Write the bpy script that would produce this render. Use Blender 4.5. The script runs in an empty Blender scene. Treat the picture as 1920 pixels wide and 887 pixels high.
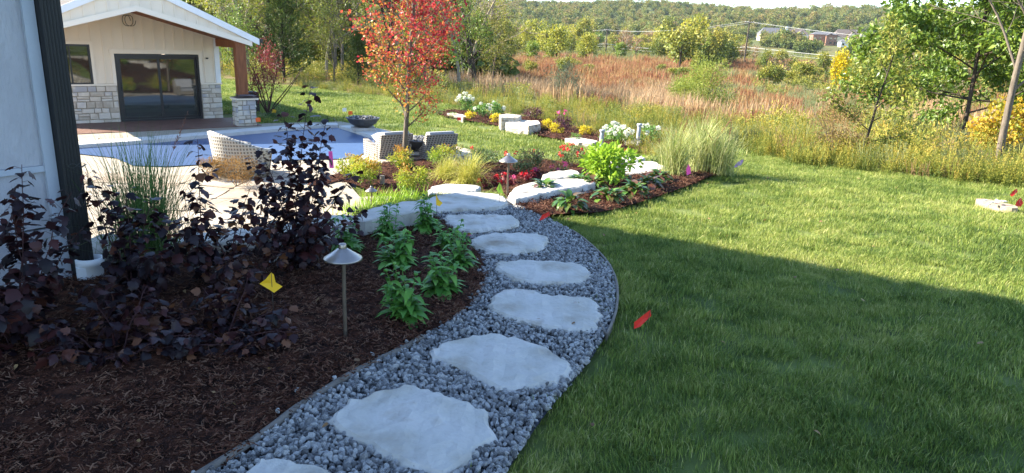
import bpy, math, random
import numpy as np
from mathutils import Vector, Matrix
from mathutils.geometry import delaunay_2d_cdt

SC = bpy.context.scene
COL = SC.collection
PI = math.pi

# ------------------------------------------------------------------ camera
F_PX = 1340.0; TH = math.atan(372 / F_PX); ROLL = math.radians(1.9); CZ = 1.7
fwd = np.array([0, math.cos(TH), -math.sin(TH)]); r0 = np.array([1., 0, 0]); u0 = np.cross(r0, fwd)
RV = r0 * math.cos(ROLL) + u0 * math.sin(ROLL); UV = u0 * math.cos(ROLL) - r0 * math.sin(ROLL)
cam = bpy.data.cameras.new('camera'); camo = bpy.data.objects.new('camera', cam); COL.objects.link(camo)
cam.sensor_width = 36; cam.lens = 36 * F_PX / 1920; cam.clip_start = 0.05; cam.clip_end = 6000
camo.matrix_world = Matrix(((RV[0], UV[0], -fwd[0], 0), (RV[1], UV[1], -fwd[1], 0), (RV[2], UV[2], -fwd[2], CZ), (0, 0, 0, 1)))
SC.camera = camo

# ------------------------------------------------------------------ light
SUN_EL = math.radians(32); TX, TY = 0.985, -0.172
w = bpy.data.worlds.new('World'); SC.world = w; w.use_nodes = True
nt = w.node_tree; bg = nt.nodes['Background']
sky = nt.nodes.new('ShaderNodeTexSky'); sky.sky_type = 'NISHITA'; sky.sun_disc = False
sky.sun_elevation = SUN_EL; sky.sun_rotation = math.atan2(-TX, -TY) % (2 * PI)
sky.air_density = 1.0; sky.dust_density = 0.0; sky.ozone_density = 2.0; sky.altitude = 1500
nt.links.new(sky.outputs[0], bg.inputs[0]); bg.inputs[1].default_value = 0.125
sl = bpy.data.lights.new('sun', 'SUN'); sl.energy = 5.0; sl.angle = math.radians(0.5); sl.color = (1, 0.92, 0.78)
so = bpy.data.objects.new('sun', sl); COL.objects.link(so)
so.rotation_euler = Vector((TX * math.cos(SUN_EL), TY * math.cos(SUN_EL), -math.sin(SUN_EL))).to_track_quat('-Z', 'Y').to_euler()
SC.view_settings.view_transform = 'Standard'; SC.view_settings.look = 'None'
SC.view_settings.exposure = 2.2; SC.view_settings.gamma = 1
SC.render.engine = 'CYCLES'
SC.cycles.max_bounces = 6; SC.cycles.diffuse_bounces = 3; SC.cycles.glossy_bounces = 3
SC.cycles.transmission_bounces = 3; SC.cycles.volume_bounces = 0; SC.cycles.transparent_max_bounces = 8
SC.cycles.use_denoising = True

# ------------------------------------------------------------------ terrain
def sstep(t):
    t = np.clip(t, 0, 1); return t * t * (3 - 2 * t)
RX = [-40, -9, -3.3, -2.0, -0.8, 0, 1.5, 3.5, 6, 20]; RY = [9, 7.5, 5.2, 6.35, 7.9, 8.0, 8.8, 11, 15, 34]
LX = [-1.5, -0.6, 0.5, 1.5]; LL = [0.45, 3.0, 7.0, 9.0]
EX = [-90, -25, -7.3, 0, 3, 4.2, 4.8, 7.3, 10, 18, 60]; EY = [95, 50, 36.7, 29.5, 22.5, 15.5, 12.2, 10.4, 8.6, 7, 20]
rs = np.random.RandomState(5)
NK = rs.normal(0, 1, (14, 2)); NP = rs.uniform(0, 6.28, 14)
def fnoise(x, y, s):
    """smooth noise about -1..1, wavelength about s metres"""
    v = 0
    for k in range(14):
        f = 3.2 / s * (1 + 0.22 * k)
        v = v + np.sin(NK[k, 0] * f * x + NK[k, 1] * f * y + NP[k] + s) / (1 + 0.25 * k)
    return v / 3.2
def edge_d(x, y):
    """metres beyond the lawn's far edge, negative inside"""
    x = np.asarray(x, float); y = np.asarray(y, float)
    best = np.full(np.broadcast(x, y).shape, 1e9); sgn = np.ones(best.shape)
    for i in range(len(EX) - 1):
        ax, ay, bx, by = EX[i], EY[i], EX[i + 1], EY[i + 1]
        dx, dy = bx - ax, by - ay; L2 = dx * dx + dy * dy
        t = np.clip(((x - ax) * dx + (y - ay) * dy) / L2, 0, 1)
        d = np.hypot(x - ax - t * dx, y - ay - t * dy)
        s = np.sign(-(dy * (x - ax) - dx * (y - ay)))
        m = d < best; best = np.where(m, d, best); sgn = np.where(m, s, sgn)
    return best * sgn
HR = [0, 330, 450, 600, 680, 800, 1100, 1500, 2500, 4500]; HZ = [0, 0, 2, 8, 12, 21, 50, 61, 70, 72]
def H(x, y):
    x = np.asarray(x, float); y = np.asarray(y, float)
    yr = np.interp(x, RX, RY); lr = np.interp(x, LX, LL)
    base = -0.03 * np.clip(y - 5, 0, 8) * np.clip((x + 1.5) / 2, 0, 1)
    k = sstep((y - yr) / lr)
    z = base * (1 - k) - 1.3 * k
    d = edge_d(x, y)
    z = z + (-4.3 - z) * sstep(d / 38)
    z = z + 7 * sstep((x - 16) / 34) * sstep((4 - y) / 14)   # grassy rise to the right, outside the view
    r = np.hypot(x, y); a = np.arctan2(x, np.maximum(y, 1e-3))
    z = z + np.interp(r, HR, HZ) * (1 + .22 * np.clip(a, -.2, .8) + 0.05 * np.sin(a * 9 + 1) + 0.04 * np.sin(a * 23 + r / 300)) * np.clip((y + 200) / 400, 0, 1)
    return z
def H1(x, y): return float(H(x, y))
def ray(px, py):
    d = fwd * F_PX + RV * (px - 960) - UV * (py - 443.5); return d / np.linalg.norm(d)
def at(px, py, z=0.0):
    d = ray(px, py); t = (z - CZ) / d[2]; return (float(d[0] * t), float(d[1] * t))
def on(px, py):
    """where the line of sight through a pixel meets the terrain"""
    d = ray(px, py); ts = np.concatenate([np.arange(1.5, 60, 0.02), np.arange(60, 1500, 0.5)])
    X, Y, Z = d[0] * ts, d[1] * ts, CZ + d[2] * ts
    below = np.nonzero(Z < H(X, Y))[0]
    i = below[0] if len(below) else -1
    return (float(X[i]), float(Y[i]))
def azim(px): return math.atan((px - 960) * math.cos(TH) / F_PX)
def ons(pts): return [on(*p) for p in pts]

def inpoly(x, y, poly):
    x = np.asarray(x); y = np.asarray(y); c = np.zeros(x.shape, bool); n = len(poly)
    for i in range(n):
        x1, y1 = poly[i]; x2, y2 = poly[(i + 1) % n]
        if y1 == y2: continue
        m = ((y1 > y) != (y2 > y)) & (x < (x2 - x1) * (y - y1) / (y2 - y1) + x1)
        c ^= m
    return c
def smooth_poly(p, it=2):
    for _ in range(it):
        q = []
        for i in range(len(p)):
            a, b = p[i], p[(i + 1) % len(p)]
            q += [(a[0] * .75 + b[0] * .25, a[1] * .75 + b[1] * .25), (a[0] * .25 + b[0] * .75, a[1] * .25 + b[1] * .75)]
        p = q
    return p
def resample(p, step, closed=True):
    out = []
    n = len(p)
    for i in range(n if closed else n - 1):
        a, b = p[i], p[(i + 1) % n]; L = math.hypot(b[0] - a[0], b[1] - a[1]); k = max(1, int(round(L / step)))
        for j in range(k): out.append((a[0] + (b[0] - a[0]) * j / k, a[1] + (b[1] - a[1]) * j / k))
    if not closed: out.append(p[-1])
    return out

# ------------------------------------------------------------------ materials
def rgb(c): return (c[0], c[1], c[2], 1)
def _ramp(nt, cols):
    r = nt.nodes.new('ShaderNodeValToRGB'); el = r.color_ramp.elements
    while len(el) < len(cols): el.new(0.5)
    for i, c in enumerate(cols):
        el[i].position = i / max(1, len(cols) - 1); el[i].color = rgb(c)
    return r
def M(name, cols, scale=4.0, rough=0.85, bump=0.3, bscale=30.0, spec=0.3, stretch=(1, 1, 1), metal=0.0, lo=0.3, hi=0.7, objrnd=0.0, detail=5, dist=0.02, coord='Object'):
    m = bpy.data.materials.new(name); m.use_nodes = True; nt = m.node_tree; b = nt.nodes['Principled BSDF']
    if not isinstance(cols[0], (tuple, list)): cols = [cols, tuple(c * 0.8 for c in cols)]
    tc = nt.nodes.new('ShaderNodeTexCoord'); mp = nt.nodes.new('ShaderNodeMapping'); mp.inputs['Scale'].default_value = stretch
    if coord == 'World':
        g = nt.nodes.new('ShaderNodeNewGeometry'); nt.links.new(g.outputs['Position'], mp.inputs[0])
    else: nt.links.new(tc.outputs[coord], mp.inputs[0])
    n1 = nt.nodes.new('ShaderNodeTexNoise'); n1.inputs['Scale'].default_value = scale; n1.inputs['Detail'].default_value = detail
    nt.links.new(mp.outputs[0], n1.inputs['Vector'])
    mr = nt.nodes.new('ShaderNodeMapRange'); mr.inputs[1].default_value = lo; mr.inputs[2].default_value = hi
    nt.links.new(n1.outputs[0], mr.inputs[0])
    fac = mr.outputs[0]
    if objrnd:
        oi = nt.nodes.new('ShaderNodeObjectInfo')
        ma = nt.nodes.new('ShaderNodeMath'); ma.operation = 'MULTIPLY_ADD'; ma.inputs[1].default_value = objrnd; ma.inputs[2].default_value = -objrnd / 2
        nt.links.new(oi.outputs['Random'], ma.inputs[0])
        ad = nt.nodes.new('ShaderNodeMath'); ad.operation = 'ADD'; ad.use_clamp = True
        nt.links.new(fac, ad.inputs[0]); nt.links.new(ma.outputs[0], ad.inputs[1]); fac = ad.outputs[0]
    r = _ramp(nt, cols); nt.links.new(fac, r.inputs[0]); nt.links.new(r.outputs[0], b.inputs['Base Color'])
    b.inputs['Roughness'].default_value = rough; b.inputs['Specular IOR Level'].default_value = spec; b.inputs['Metallic'].default_value = metal
    if bump:
        n2 = nt.nodes.new('ShaderNodeTexNoise'); n2.inputs['Scale'].default_value = bscale; n2.inputs['Detail'].default_value = 6
        nt.links.new(mp.outputs[0], n2.inputs['Vector'])
        bp = nt.nodes.new('ShaderNodeBump'); bp.inputs['Strength'].default_value = bump; bp.inputs['Distance'].default_value = dist
        nt.links.new(n2.outputs[0], bp.inputs['Height']); nt.links.new(bp.outputs[0], b.inputs['Normal'])
    return m
def leafmat(name, cols, objrnd=0.25, trans=0.35, rough=0.5, patch=0.0, pscale=0.5, spec=0.3, patch2=0.0, p2scale=8.0):
    """foliage: colour from the mesh attribute rnd plus the object's or instance's random and world-scale patches"""
    m = bpy.data.materials.new(name); m.use_nodes = True; nt = m.node_tree; b = nt.nodes['Principled BSDF']; out = nt.nodes['Material Output']
    at_ = nt.nodes.new('ShaderNodeAttribute'); at_.attribute_name = 'rnd'
    oi = nt.nodes.new('ShaderNodeObjectInfo')
    def mad(src, k, add):
        ma = nt.nodes.new('ShaderNodeMath'); ma.operation = 'MULTIPLY_ADD'; ma.inputs[1].default_value = k
        nt.links.new(src, ma.inputs[0])
        if isinstance(add, float): ma.inputs[2].default_value = add
        else: nt.links.new(add, ma.inputs[2])
        return ma.outputs[0]
    f = mad(oi.outputs['Random'], objrnd, at_.outputs['Fac'])
    tot = -objrnd / 2
    for pk, ps in ((patch, pscale), (patch2, p2scale)):
        if pk:
            g = nt.nodes.new('ShaderNodeNewGeometry'); n = nt.nodes.new('ShaderNodeTexNoise'); n.inputs['Scale'].default_value = ps; n.inputs['Detail'].default_value = 3
            nt.links.new(g.outputs['Position'], n.inputs['Vector']); f = mad(n.outputs[0], pk, f); tot -= pk / 2
    ad = nt.nodes.new('ShaderNodeMath'); ad.operation = 'ADD'; ad.use_clamp = True; ad.inputs[1].default_value = tot; nt.links.new(f, ad.inputs[0])
    r = _ramp(nt, cols); nt.links.new(ad.outputs[0], r.inputs[0]); nt.links.new(r.outputs[0], b.inputs['Base Color'])
    b.inputs['Roughness'].default_value = rough; b.inputs['Specular IOR Level'].default_value = spec
    t = nt.nodes.new('ShaderNodeBsdfTranslucent'); nt.links.new(r.outputs[0], t.inputs[0])
    mx = nt.nodes.new('ShaderNodeMixShader'); mx.inputs[0].default_value = trans
    nt.links.new(b.outputs[0], mx.inputs[1]); nt.links.new(t.outputs[0], mx.inputs[2]); nt.links.new(mx.outputs[0], out.inputs[0])
    return m

# ------------------------------------------------------------------ mesh helpers
class MB:
    """collects triangles and quads into one mesh"""
    def __init__(s): s.V = []; s.T = []; s.Q = []; s.R = []; s.n = 0
    def add(s, V, F, rnd=0.5):
        V = np.asarray(V, float).reshape(-1, 3); F = np.asarray(F, int)
        if F.shape[-1] == 3: s.T.append(F.reshape(-1, 3) + s.n)
        else: s.Q.append(F.reshape(-1, 4) + s.n)
        s.V.append(V); s.R.append(np.broadcast_to(np.asarray(rnd, float), (len(V),)).copy()); s.n += len(V); return s
    def also(s, F, back):
        """more faces on the vertices added last (count back)"""
        F = np.asarray(F, int)
        (s.T if F.shape[-1] == 3 else s.Q).append(F + s.n - back); return s
    def mesh(s, name, mat=None, smooth=False):
        V = np.concatenate(s.V); me = bpy.data.meshes.new(name)
        T = np.concatenate(s.T) if s.T else np.zeros((0, 3), int); Q = np.concatenate(s.Q) if s.Q else np.zeros((0, 4), int)
        me.vertices.add(len(V)); me.vertices.foreach_set('co', V.ravel().astype(np.float32))
        nl = T.size + Q.size; me.loops.add(nl); me.loops.foreach_set('vertex_index', np.concatenate([T.ravel(), Q.ravel()]).astype(np.int32))
        st = np.concatenate([np.arange(len(T)) * 3, T.size + np.arange(len(Q)) * 4]).astype(np.int32)
        me.polygons.add(len(T) + len(Q)); me.polygons.foreach_set('loop_start', st)
        me.polygons.foreach_set('use_smooth', np.full(len(T) + len(Q), smooth))
        a = me.attributes.new('rnd', 'FLOAT', 'POINT'); a.data.foreach_set('value', np.concatenate(s.R).astype(np.float32))
        me.update(calc_edges=True)
        if mat: me.materials.append(mat)
        return me
    def build(s, name, mat, parent=None, smooth=False, **kw):
        o = bpy.data.objects.new(name, s.mesh(name, mat, smooth)); COL.objects.link(o)
        if parent: o.parent = parent
        for k, v in kw.items():
            if v is not None: o[k] = v
        return o
BOXF = [(0, 1, 3, 2), (4, 6, 7, 5), (0, 4, 5, 1), (2, 3, 7, 6), (0, 2, 6, 4), (1, 5, 7, 3)]
def box(mb, c, s, rz=0.0, ax=None, rnd=0.5, taper=1.0):
    v = np.array([[x, y, z] for x in (-.5, .5) for y in (-.5, .5) for z in (-.5, .5)]) * np.array(s)
    v[v[:, 2] > 0, :2] *= taper
    if ax is not None: v = v @ np.array(ax)
    elif rz:
        c_, s_ = math.cos(rz), math.sin(rz); v = v @ np.array([[c_, s_, 0], [-s_, c_, 0], [0, 0, 1]])
    mb.add(v + np.array(c), BOXF, rnd); return mb
def tube(mb, P, R, n=6, cap=True, rnd=0.5):
    P = np.asarray(P, float); R = np.broadcast_to(np.asarray(R, float), (len(P),)); k = len(P)
    D = np.gradient(P, axis=0); D /= np.linalg.norm(D, axis=1)[:, None] + 1e-9
    ref = np.array([0, 0, 1.]) if abs(D[0, 2]) < 0.9 else np.array([1., 0, 0])
    A = np.cross(D, ref); A /= np.linalg.norm(A, axis=1)[:, None] + 1e-9; B = np.cross(D, A)
    t = np.arange(n) / n * 2 * PI
    V = P[:, None, :] + R[:, None, None] * (np.cos(t)[None, :, None] * A[:, None, :] + np.sin(t)[None, :, None] * B[:, None, :])
    i, j = np.meshgrid(np.arange(k - 1), np.arange(n), indexing='ij'); j2 = (j + 1) % n
    F = np.stack([i * n + j, i * n + j2, (i + 1) * n + j2, (i + 1) * n + j], -1).reshape(-1, 4)
    V = V.reshape(-1, 3); mb.add(V, F, rnd)
    if cap:
        for b0, pt in ((0, P[0]), ((k - 1) * n, P[-1])):
            ring = V[b0:b0 + n]; mb.add(np.vstack([ring, pt[None]]), [(q, (q + 1) % n, n) for q in range(n)], rnd)
    return mb
def lathe(mb, prof, c=(0, 0, 0), n=20, rnd=0.5):
    prof = np.asarray(prof, float); t = np.arange(n) / n * 2 * PI; k = len(prof)
    V = np.stack([prof[:, 0:1] * np.cos(t), prof[:, 0:1] * np.sin(t), np.repeat(prof[:, 1:2], n, 1)], -1).reshape(-1, 3) + np.array(c)
    i, j = np.meshgrid(np.arange(k - 1), np.arange(n), indexing='ij'); j2 = (j + 1) % n
    mb.add(V, np.stack([i * n + j, i * n + j2, (i + 1) * n + j2, (i + 1) * n + j], -1).reshape(-1, 4), rnd); return mb
def empty(name, loc, rz=0.0):
    o = bpy.data.objects.new(name, None); COL.objects.link(o); o.location = loc; o.rotation_euler = (0, 0, rz); o.empty_display_size = 0.2; return o
def tag(o, label=None, cat=None, group=None, kind=None):
    if label: o['label'] = label
    if cat: o['category'] = cat
    if group: o['group'] = group
    if kind: o['kind'] = kind
    return o
def child(name, me, parent, loc=None, mat=None):
    o = bpy.data.objects.new(name, me); COL.objects.link(o); o.parent = parent
    if loc is not None: o.location = loc
    if mat is not None: o.matrix_local = mat
    return o
def dup(root, loc, rz=0.0, s=1.0, label=None, group=None, sz=None):
    r = root.copy(); COL.objects.link(r); r.location = loc; r.rotation_euler = (0, 0, rz); r.scale = (s, s, sz or s)
    if label: r['label'] = label
    if group: r['group'] = group
    for ch in list(root.children):
        c = ch.copy(); COL.objects.link(c); c.parent = r
        for g in ch.children:
            d = g.copy(); COL.objects.link(d); d.parent = c
    return r

# leaf shapes: tip along +y, face normal +z
def S_quad(wd=.5): return (np.array([[0, 0, 0], [wd / 2, .45, .06], [0, 1, -.05], [-wd / 2, .45, .06]]), np.array([[0, 1, 2], [0, 2, 3]]))
def S_lance(wd=.3, droop=.35, seg=4):
    V = []; 
    for i in range(seg + 1):
        t = i / seg; h = wd * math.sin(PI * min(1, t ** .75)) * .5 + .004; z = -droop * t * t
        V += [[-h, t * (1 - droop * .3 * t), z + h * .25], [0, t * (1 - droop * .3 * t), z - .01], [h, t * (1 - droop * .3 * t), z + h * .25]]
    Fq = []
    for i in range(seg):
        for j in (0, 1): a = i * 3 + j; Fq.append((a, a + 1, a + 4, a + 3))
    Fq = np.array(Fq); return (np.array(V), np.concatenate([Fq[:, [0, 1, 2]], Fq[:, [0, 2, 3]]]))
def S_lobed(droop=.3, curl=.12):
    o = [(0, 0), (.22, .08), (.48, .22), (.40, .38), (.52, .56), (.30, .60), (.24, .78), (0, 1.02)]
    pts = o + [(-x, y) for x, y in o[-2:0:-1]]
    V = [[x, y * (1 - .1 * y), -droop * y * y - curl * abs(x) + .03 * math.sin(9 * x + 7 * y)] for x, y in pts]
    V.append([0, .35, -.02 - droop * .1]); n = len(pts)
    return (np.array(V), np.array([(i, (i + 1) % n, n) for i in range(n)]))
def leaf_batch(mb, shape, P, D, N, S, rnd=0.5, W=None):
    Vs, Fs = shape; P = np.asarray(P, float); D = np.asarray(D, float); N = np.asarray(N, float); n = len(P)
    if n == 0: return mb
    D = D / (np.linalg.norm(D, axis=1)[:, None] + 1e-9); X = np.cross(D, N); X /= np.linalg.norm(X, axis=1)[:, None] + 1e-9; Z = np.cross(X, D)
    S = np.broadcast_to(np.asarray(S, float), (n,)); W = np.ones(n) if W is None else W
    V = P[:, None, :] + S[:, None, None] * (Vs[None, :, 0:1] * W[:, None, None] * X[:, None, :] + Vs[None, :, 1:2] * D[:, None, :] + Vs[None, :, 2:3] * Z[:, None, :])
    F = Fs[None] + (np.arange(n) * len(Vs))[:, None, None]
    R = np.repeat(np.broadcast_to(np.asarray(rnd, float), (n,)), len(Vs))
    mb.add(V.reshape(-1, 3), F.reshape(-1, Fs.shape[1]), R); return mb
def rdir(rng, n, up=0.0):
    v = rng.normal(0, 1, (n, 3)); v[:, 2] += up; return v / np.linalg.norm(v, axis=1)[:, None]

def scatter(name, srcs, P, rot, scl, idx, label, cat=None, kind='stuff'):
    """one object whose points carry instances of the source meshes"""
    me = bpy.data.meshes.new(name); P = np.asarray(P, np.float32); n = len(P); me.vertices.add(n); me.vertices.foreach_set('co', P.ravel())
    scl = np.asarray(scl, np.float32)
    if scl.ndim == 1: scl = np.repeat(scl[:, None], 3, 1)
    for nm, arr, ty, key in (('rot', rot, 'FLOAT_VECTOR', 'vector'), ('scl', scl, 'FLOAT_VECTOR', 'vector'), ('idx', idx, 'INT', 'value')):
        a = me.attributes.new(nm, ty, 'POINT'); a.data.foreach_set(key, np.asarray(arr, np.int32 if ty == 'INT' else np.float32).ravel())
    o = bpy.data.objects.new(name, me); COL.objects.link(o)
    ng = bpy.data.node_groups.new(name, 'GeometryNodeTree')
    ng.interface.new_socket('Geometry', in_out='INPUT', socket_type='NodeSocketGeometry'); ng.interface.new_socket('Geometry', in_out='OUTPUT', socket_type='NodeSocketGeometry')
    N = ng.nodes; L = ng.links; gi = N.new('NodeGroupInput'); go = N.new('NodeGroupOutput'); j = N.new('GeometryNodeJoinGeometry'); L.new(j.outputs[0], go.inputs[0])
    def attr(nm, ty):
        a = N.new('GeometryNodeInputNamedAttribute'); a.data_type = ty; a.inputs[0].default_value = nm; return a.outputs[0]
    ra = attr('rot', 'FLOAT_VECTOR'); sa = attr('scl', 'FLOAT_VECTOR'); ia = attr('idx', 'INT')
    e2r = N.new('FunctionNodeEulerToRotation'); L.new(ra, e2r.inputs[0])
    for k, me_s in enumerate(srcs):
        so_ = bpy.data.objects.new(name + '_piece', me_s)
        oi = N.new('GeometryNodeObjectInfo'); oi.inputs[0].default_value = so_
        cmp_ = N.new('FunctionNodeCompare'); cmp_.data_type = 'INT'; cmp_.operation = 'EQUAL'
        ci = [s for s in cmp_.inputs if s.type == 'INT']; L.new(ia, ci[0]); ci[1].default_value = k
        ip = N.new('GeometryNodeInstanceOnPoints'); L.new(gi.outputs[0], ip.inputs['Points']); L.new(cmp_.outputs[0], ip.inputs['Selection'])
        L.new(oi.outputs['Geometry'], ip.inputs['Instance']); L.new(e2r.outputs[0], ip.inputs['Rotation']); L.new(sa, ip.inputs['Scale']); L.new(ip.outputs[0], j.inputs[0])
    md = o.modifiers.new('scatter', 'NODES'); md.node_group = ng
    return tag(o, label, cat, None, kind)

def sheet(name, poly, res, zoff, mat, amp=0.0, aw=0.3, kind='structure', label=None, far_res=None, edge=True):
    """a ground sheet over the terrain inside a polygon"""
    P = np.array(resample(poly, res)); x0, y0 = P.min(0); x1, y1 = P.max(0)
    gx, gy = np.meshgrid(np.arange(x0 + res / 2, x1, res), np.arange(y0 + res / 2, y1, res)); g = np.stack([gx.ravel(), gy.ravel()], 1)
    g = g + np.random.RandomState(1).uniform(-.2, .2, g.shape) * res
    m = inpoly(g[:, 0], g[:, 1], poly); g = g[m]
    d = np.min(np.hypot(g[:, None, 0] - P[None, ::2, 0], g[:, None, 1] - P[None, ::2, 1]), 1) if len(g) * len(P) < 2e7 else np.full(len(g), 9.)
    g = g[d > res * .45]; d = d[d > res * .45]
    allp = np.vstack([P, g]); n = len(P)
    vo, _, fo, _, _, _ = delaunay_2d_cdt([Vector(p) for p in allp], [], [list(range(n))], 1, 1e-5)
    V = np.array([[v.x, v.y] for v in vo]); z = H(V[:, 0], V[:, 1]) + zoff
    if amp: 
        dd = np.zeros(len(V)); dd[n:n + len(d)] = np.clip(d[:max(0, len(V) - n)] / .12, 0, 1) if len(V) == len(allp) else 1
        z = z + (amp * (0.6 + fnoise(V[:, 0], V[:, 1], aw)) + amp * .5 * fnoise(V[:, 0] + 9, V[:, 1], aw / 3)) * dd
    F = np.array([f for f in fo if len(f) == 3])
    mb = MB(); mb.add(np.column_stack([V, z]), F)
    o = mb.build(name, mat, None, True); tag(o, label, None, None, kind); return o

# ------------------------------------------------------------------ shared materials
m_lawn = M('lawn_ground', [(.055, .075, .018), (.10, .13, .03), (.16, .18, .05)], 1.3, .95, .4, 60, coord='World')
m_blade = leafmat('grass_blade', [(.05, .09, .016), (.14, .205, .035), (.30, .34, .07), (.47, .44, .17)], .35, .35, .5, .9, .55, .25, .8, 3.0)
m_mulch = M('bark_mulch', [(.010, .004, .0025), (.048, .017, .009), (.12, .043, .022)], 14, .95, .9, 70, .15, coord='World', dist=.04)
m_chip = leafmat('mulch_chip', [(.014, .005, .003), (.05, .018, .010), (.10, .037, .020), (.17, .09, .055)], .9, .0, .85, 0, 1, .15)
m_lime = M('limestone', [(.25, .20, .145), (.38, .345, .29), (.46, .43, .38), (.50, .465, .42), (.33, .275, .21)], 3.4, .85, 1.0, 9, .25, coord='World', lo=.25, hi=.75, dist=.03, detail=9)
m_limed = M('rough_limestone', [(.24, .19, .13), (.46, .39, .30), (.56, .51, .43), (.38, .31, .22)], 6, .9, .9, 22, .2, coord='World', lo=.3, hi=.7, dist=.03, detail=9, stretch=(1, 1, 2.5))
m_gravel = M('crushed_gravel', [(.025, .024, .025), (.11, .107, .108), (.33, .32, .31), (.64, .62, .59), (.07, .07, .072)], 30, .7, .5, 80, .4, objrnd=.75, detail=3)
m_gbase = M('gravel_bed', [(.015, .016, .02), (.07, .075, .085)], 40, .9, .8, 60, .2, coord='World')
m_meadow = M('meadow_soil', [(.07, .09, .025), (.13, .12, .045), (.16, .12, .055), (.10, .12, .035), (.20, .17, .08)], .045, .95, .5, 1.2, .1, coord='World', lo=.3, hi=.7, dist=.5, detail=10)
m_edging = M('edging', [(.10, .085, .07), (.17, .145, .12)], 8, .7, .3, 40)
m_coping = M('pool_coping', [(.48, .455, .41), (.55, .52, .475)], 3, .75, .2, 60, coord='World')
m_cover = M('pool_cover', [(.040, .078, .165), (.046, .086, .18)], .6, .42, .1, 3, .6, coord='World')
m_deck = M('stamped_deck', [(.11, .055, .040), (.17, .095, .07), (.13, .07, .05)], 2.0, .6, .3, 14, .3, coord='World')
m_flag = M('patio_flagstone', [(.26, .20, .14), (.34, .28, .21), (.40, .34, .27)], 1.2, .85, .4, 16, .2, coord='World', objrnd=.6)
m_barkg = M('grey_bark', [(.075, .06, .045), (.16, .13, .10), (.11, .09, .07)], 12, .9, .8, 20, .1, stretch=(1, 1, .25))
m_barkd = M('dark_bark', [(.030, .024, .018), (.085, .068, .052)], 14, .95, .8, 20, .1, stretch=(1, 1, .25))
m_barkw = M('pale_twig', [(.20, .16, .115), (.34, .28, .21)], 5, .95, .2, 20, .1)
m_stemp = M('dark_stem', [(.035, .012, .012), (.07, .025, .022)], 20, .7, .2, 50)
m_black = M('black_metal', [(.010, .010, .011), (.016, .015, .015)], 5, .4, .05, 50, .5)
m_white = M('white_paint', [(.74, .74, .73), (.80, .80, .79)], 3, .6, .1, 60)

def hill_floor():
    nt = m_meadow.node_tree; b = nt.nodes['Principled BSDF']; src = b.inputs['Base Color'].links[0].from_socket
    g = nt.nodes.new('ShaderNodeNewGeometry'); sp = nt.nodes.new('ShaderNodeSeparateXYZ'); nt.links.new(g.outputs['Position'], sp.inputs[0]); mr = nt.nodes.new('ShaderNodeMapRange'); mr.inputs[1].default_value = -3; mr.inputs[2].default_value = 6; nt.links.new(sp.outputs[2], mr.inputs[0])
    mr2 = nt.nodes.new('ShaderNodeMapRange'); mr2.inputs[1].default_value = 300; mr2.inputs[2].default_value = 420; nt.links.new(sp.outputs[1], mr2.inputs[0]); mu = nt.nodes.new('ShaderNodeMath'); mu.operation = 'MULTIPLY'; nt.links.new(mr.outputs[0], mu.inputs[0]); nt.links.new(mr2.outputs[0], mu.inputs[1])
    mx = nt.nodes.new('ShaderNodeMix'); mx.data_type = 'RGBA'; nt.links.new(mu.outputs[0], mx.inputs[0]); nt.links.new(src, mx.inputs[6]); mx.inputs[7].default_value = (.085, .10, .035, 1); nt.links.new(mx.outputs[2], b.inputs['Base Color'])
hill_floor()
# ------------------------------------------------------------------ regions
P_path = smooth_poly(ons([(400, 887), (470, 845), (515, 805), (600, 743), (700, 686), (790, 640), (862, 596), (895, 563), (908, 525), (903, 492), (885, 462), (858, 438), (830, 418), (800, 403), (812, 392), (950, 372), (985, 398), (1040, 418), (1085, 446), (1122, 480), (1148, 515), (1156, 555), (1150, 600), (1122, 655), (1080, 712), (1030, 768), (990, 825), (950, 887), (905, 960), (860, 1060), (700, 1300), (250, 1300), (250, 1050), (310, 960)]), 2)
P_bed = smooth_poly([(-4.6, 1.6), (-3.3, 4.2), (-3.02, 5.0), (-3.15, 5.32), (-2.0, 6.30), (-1.35, 6.75)] + ons([(770, 402), (806, 402), (832, 420), (860, 438), (888, 462), (906, 492), (911, 525), (898, 563), (865, 597), (793, 643), (703, 689), (603, 746), (518, 808), (473, 848), (403, 889)]) + [(-1.75, 2.2), (-1.9, 1.5), (-2.1, .5), (-5.2, .2)], 1)
P_mid = smooth_poly(ons([(950, 372), (965, 392), (1005, 409), (1060, 403), (1120, 403), (1165, 393), (1225, 374), (1290, 351), (1330, 333), (1372, 325), (1350, 316), (1290, 314), (1200, 322), (1140, 312), (1060, 306), (1000, 300), (930, 305), (860, 318), (815, 345), (860, 360)]), 2)
P_low = smooth_poly(ons([(560, 352), (640, 326), (690, 312), (745, 305), (830, 300), (870, 310), (868, 340), (850, 362), (800, 366), (720, 372), (672, 352), (640, 340), (610, 350)]), 2)
P_far = smooth_poly(ons([(800, 212), (850, 207), (905, 212), (950, 217), (1010, 224), (1060, 236), (1130, 246), (1220, 254), (1270, 268), (1275, 286), (1225, 290), (1160, 282), (1100, 270), (1030, 262), (960, 243), (900, 232), (840, 222)]), 2)
P_patio = [(-16, 8.5), (-3.6, 6.6), (-1.7, 7.6), (-1.5, 9), (-2.0, 12.6), (-2.3, 13.4), (-2.9, 13.2), (-3.4, 14.4), (-3.9, 15.6), (-2.6, 16.4), (-0.9, 16.0), (-1.2, 19.5), (-3.0, 22.0), (-6.1, 25.0), (-7.8, 24.0), (-9.0, 23.4), (-14, 21.0), (-20, 15.0)]
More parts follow.
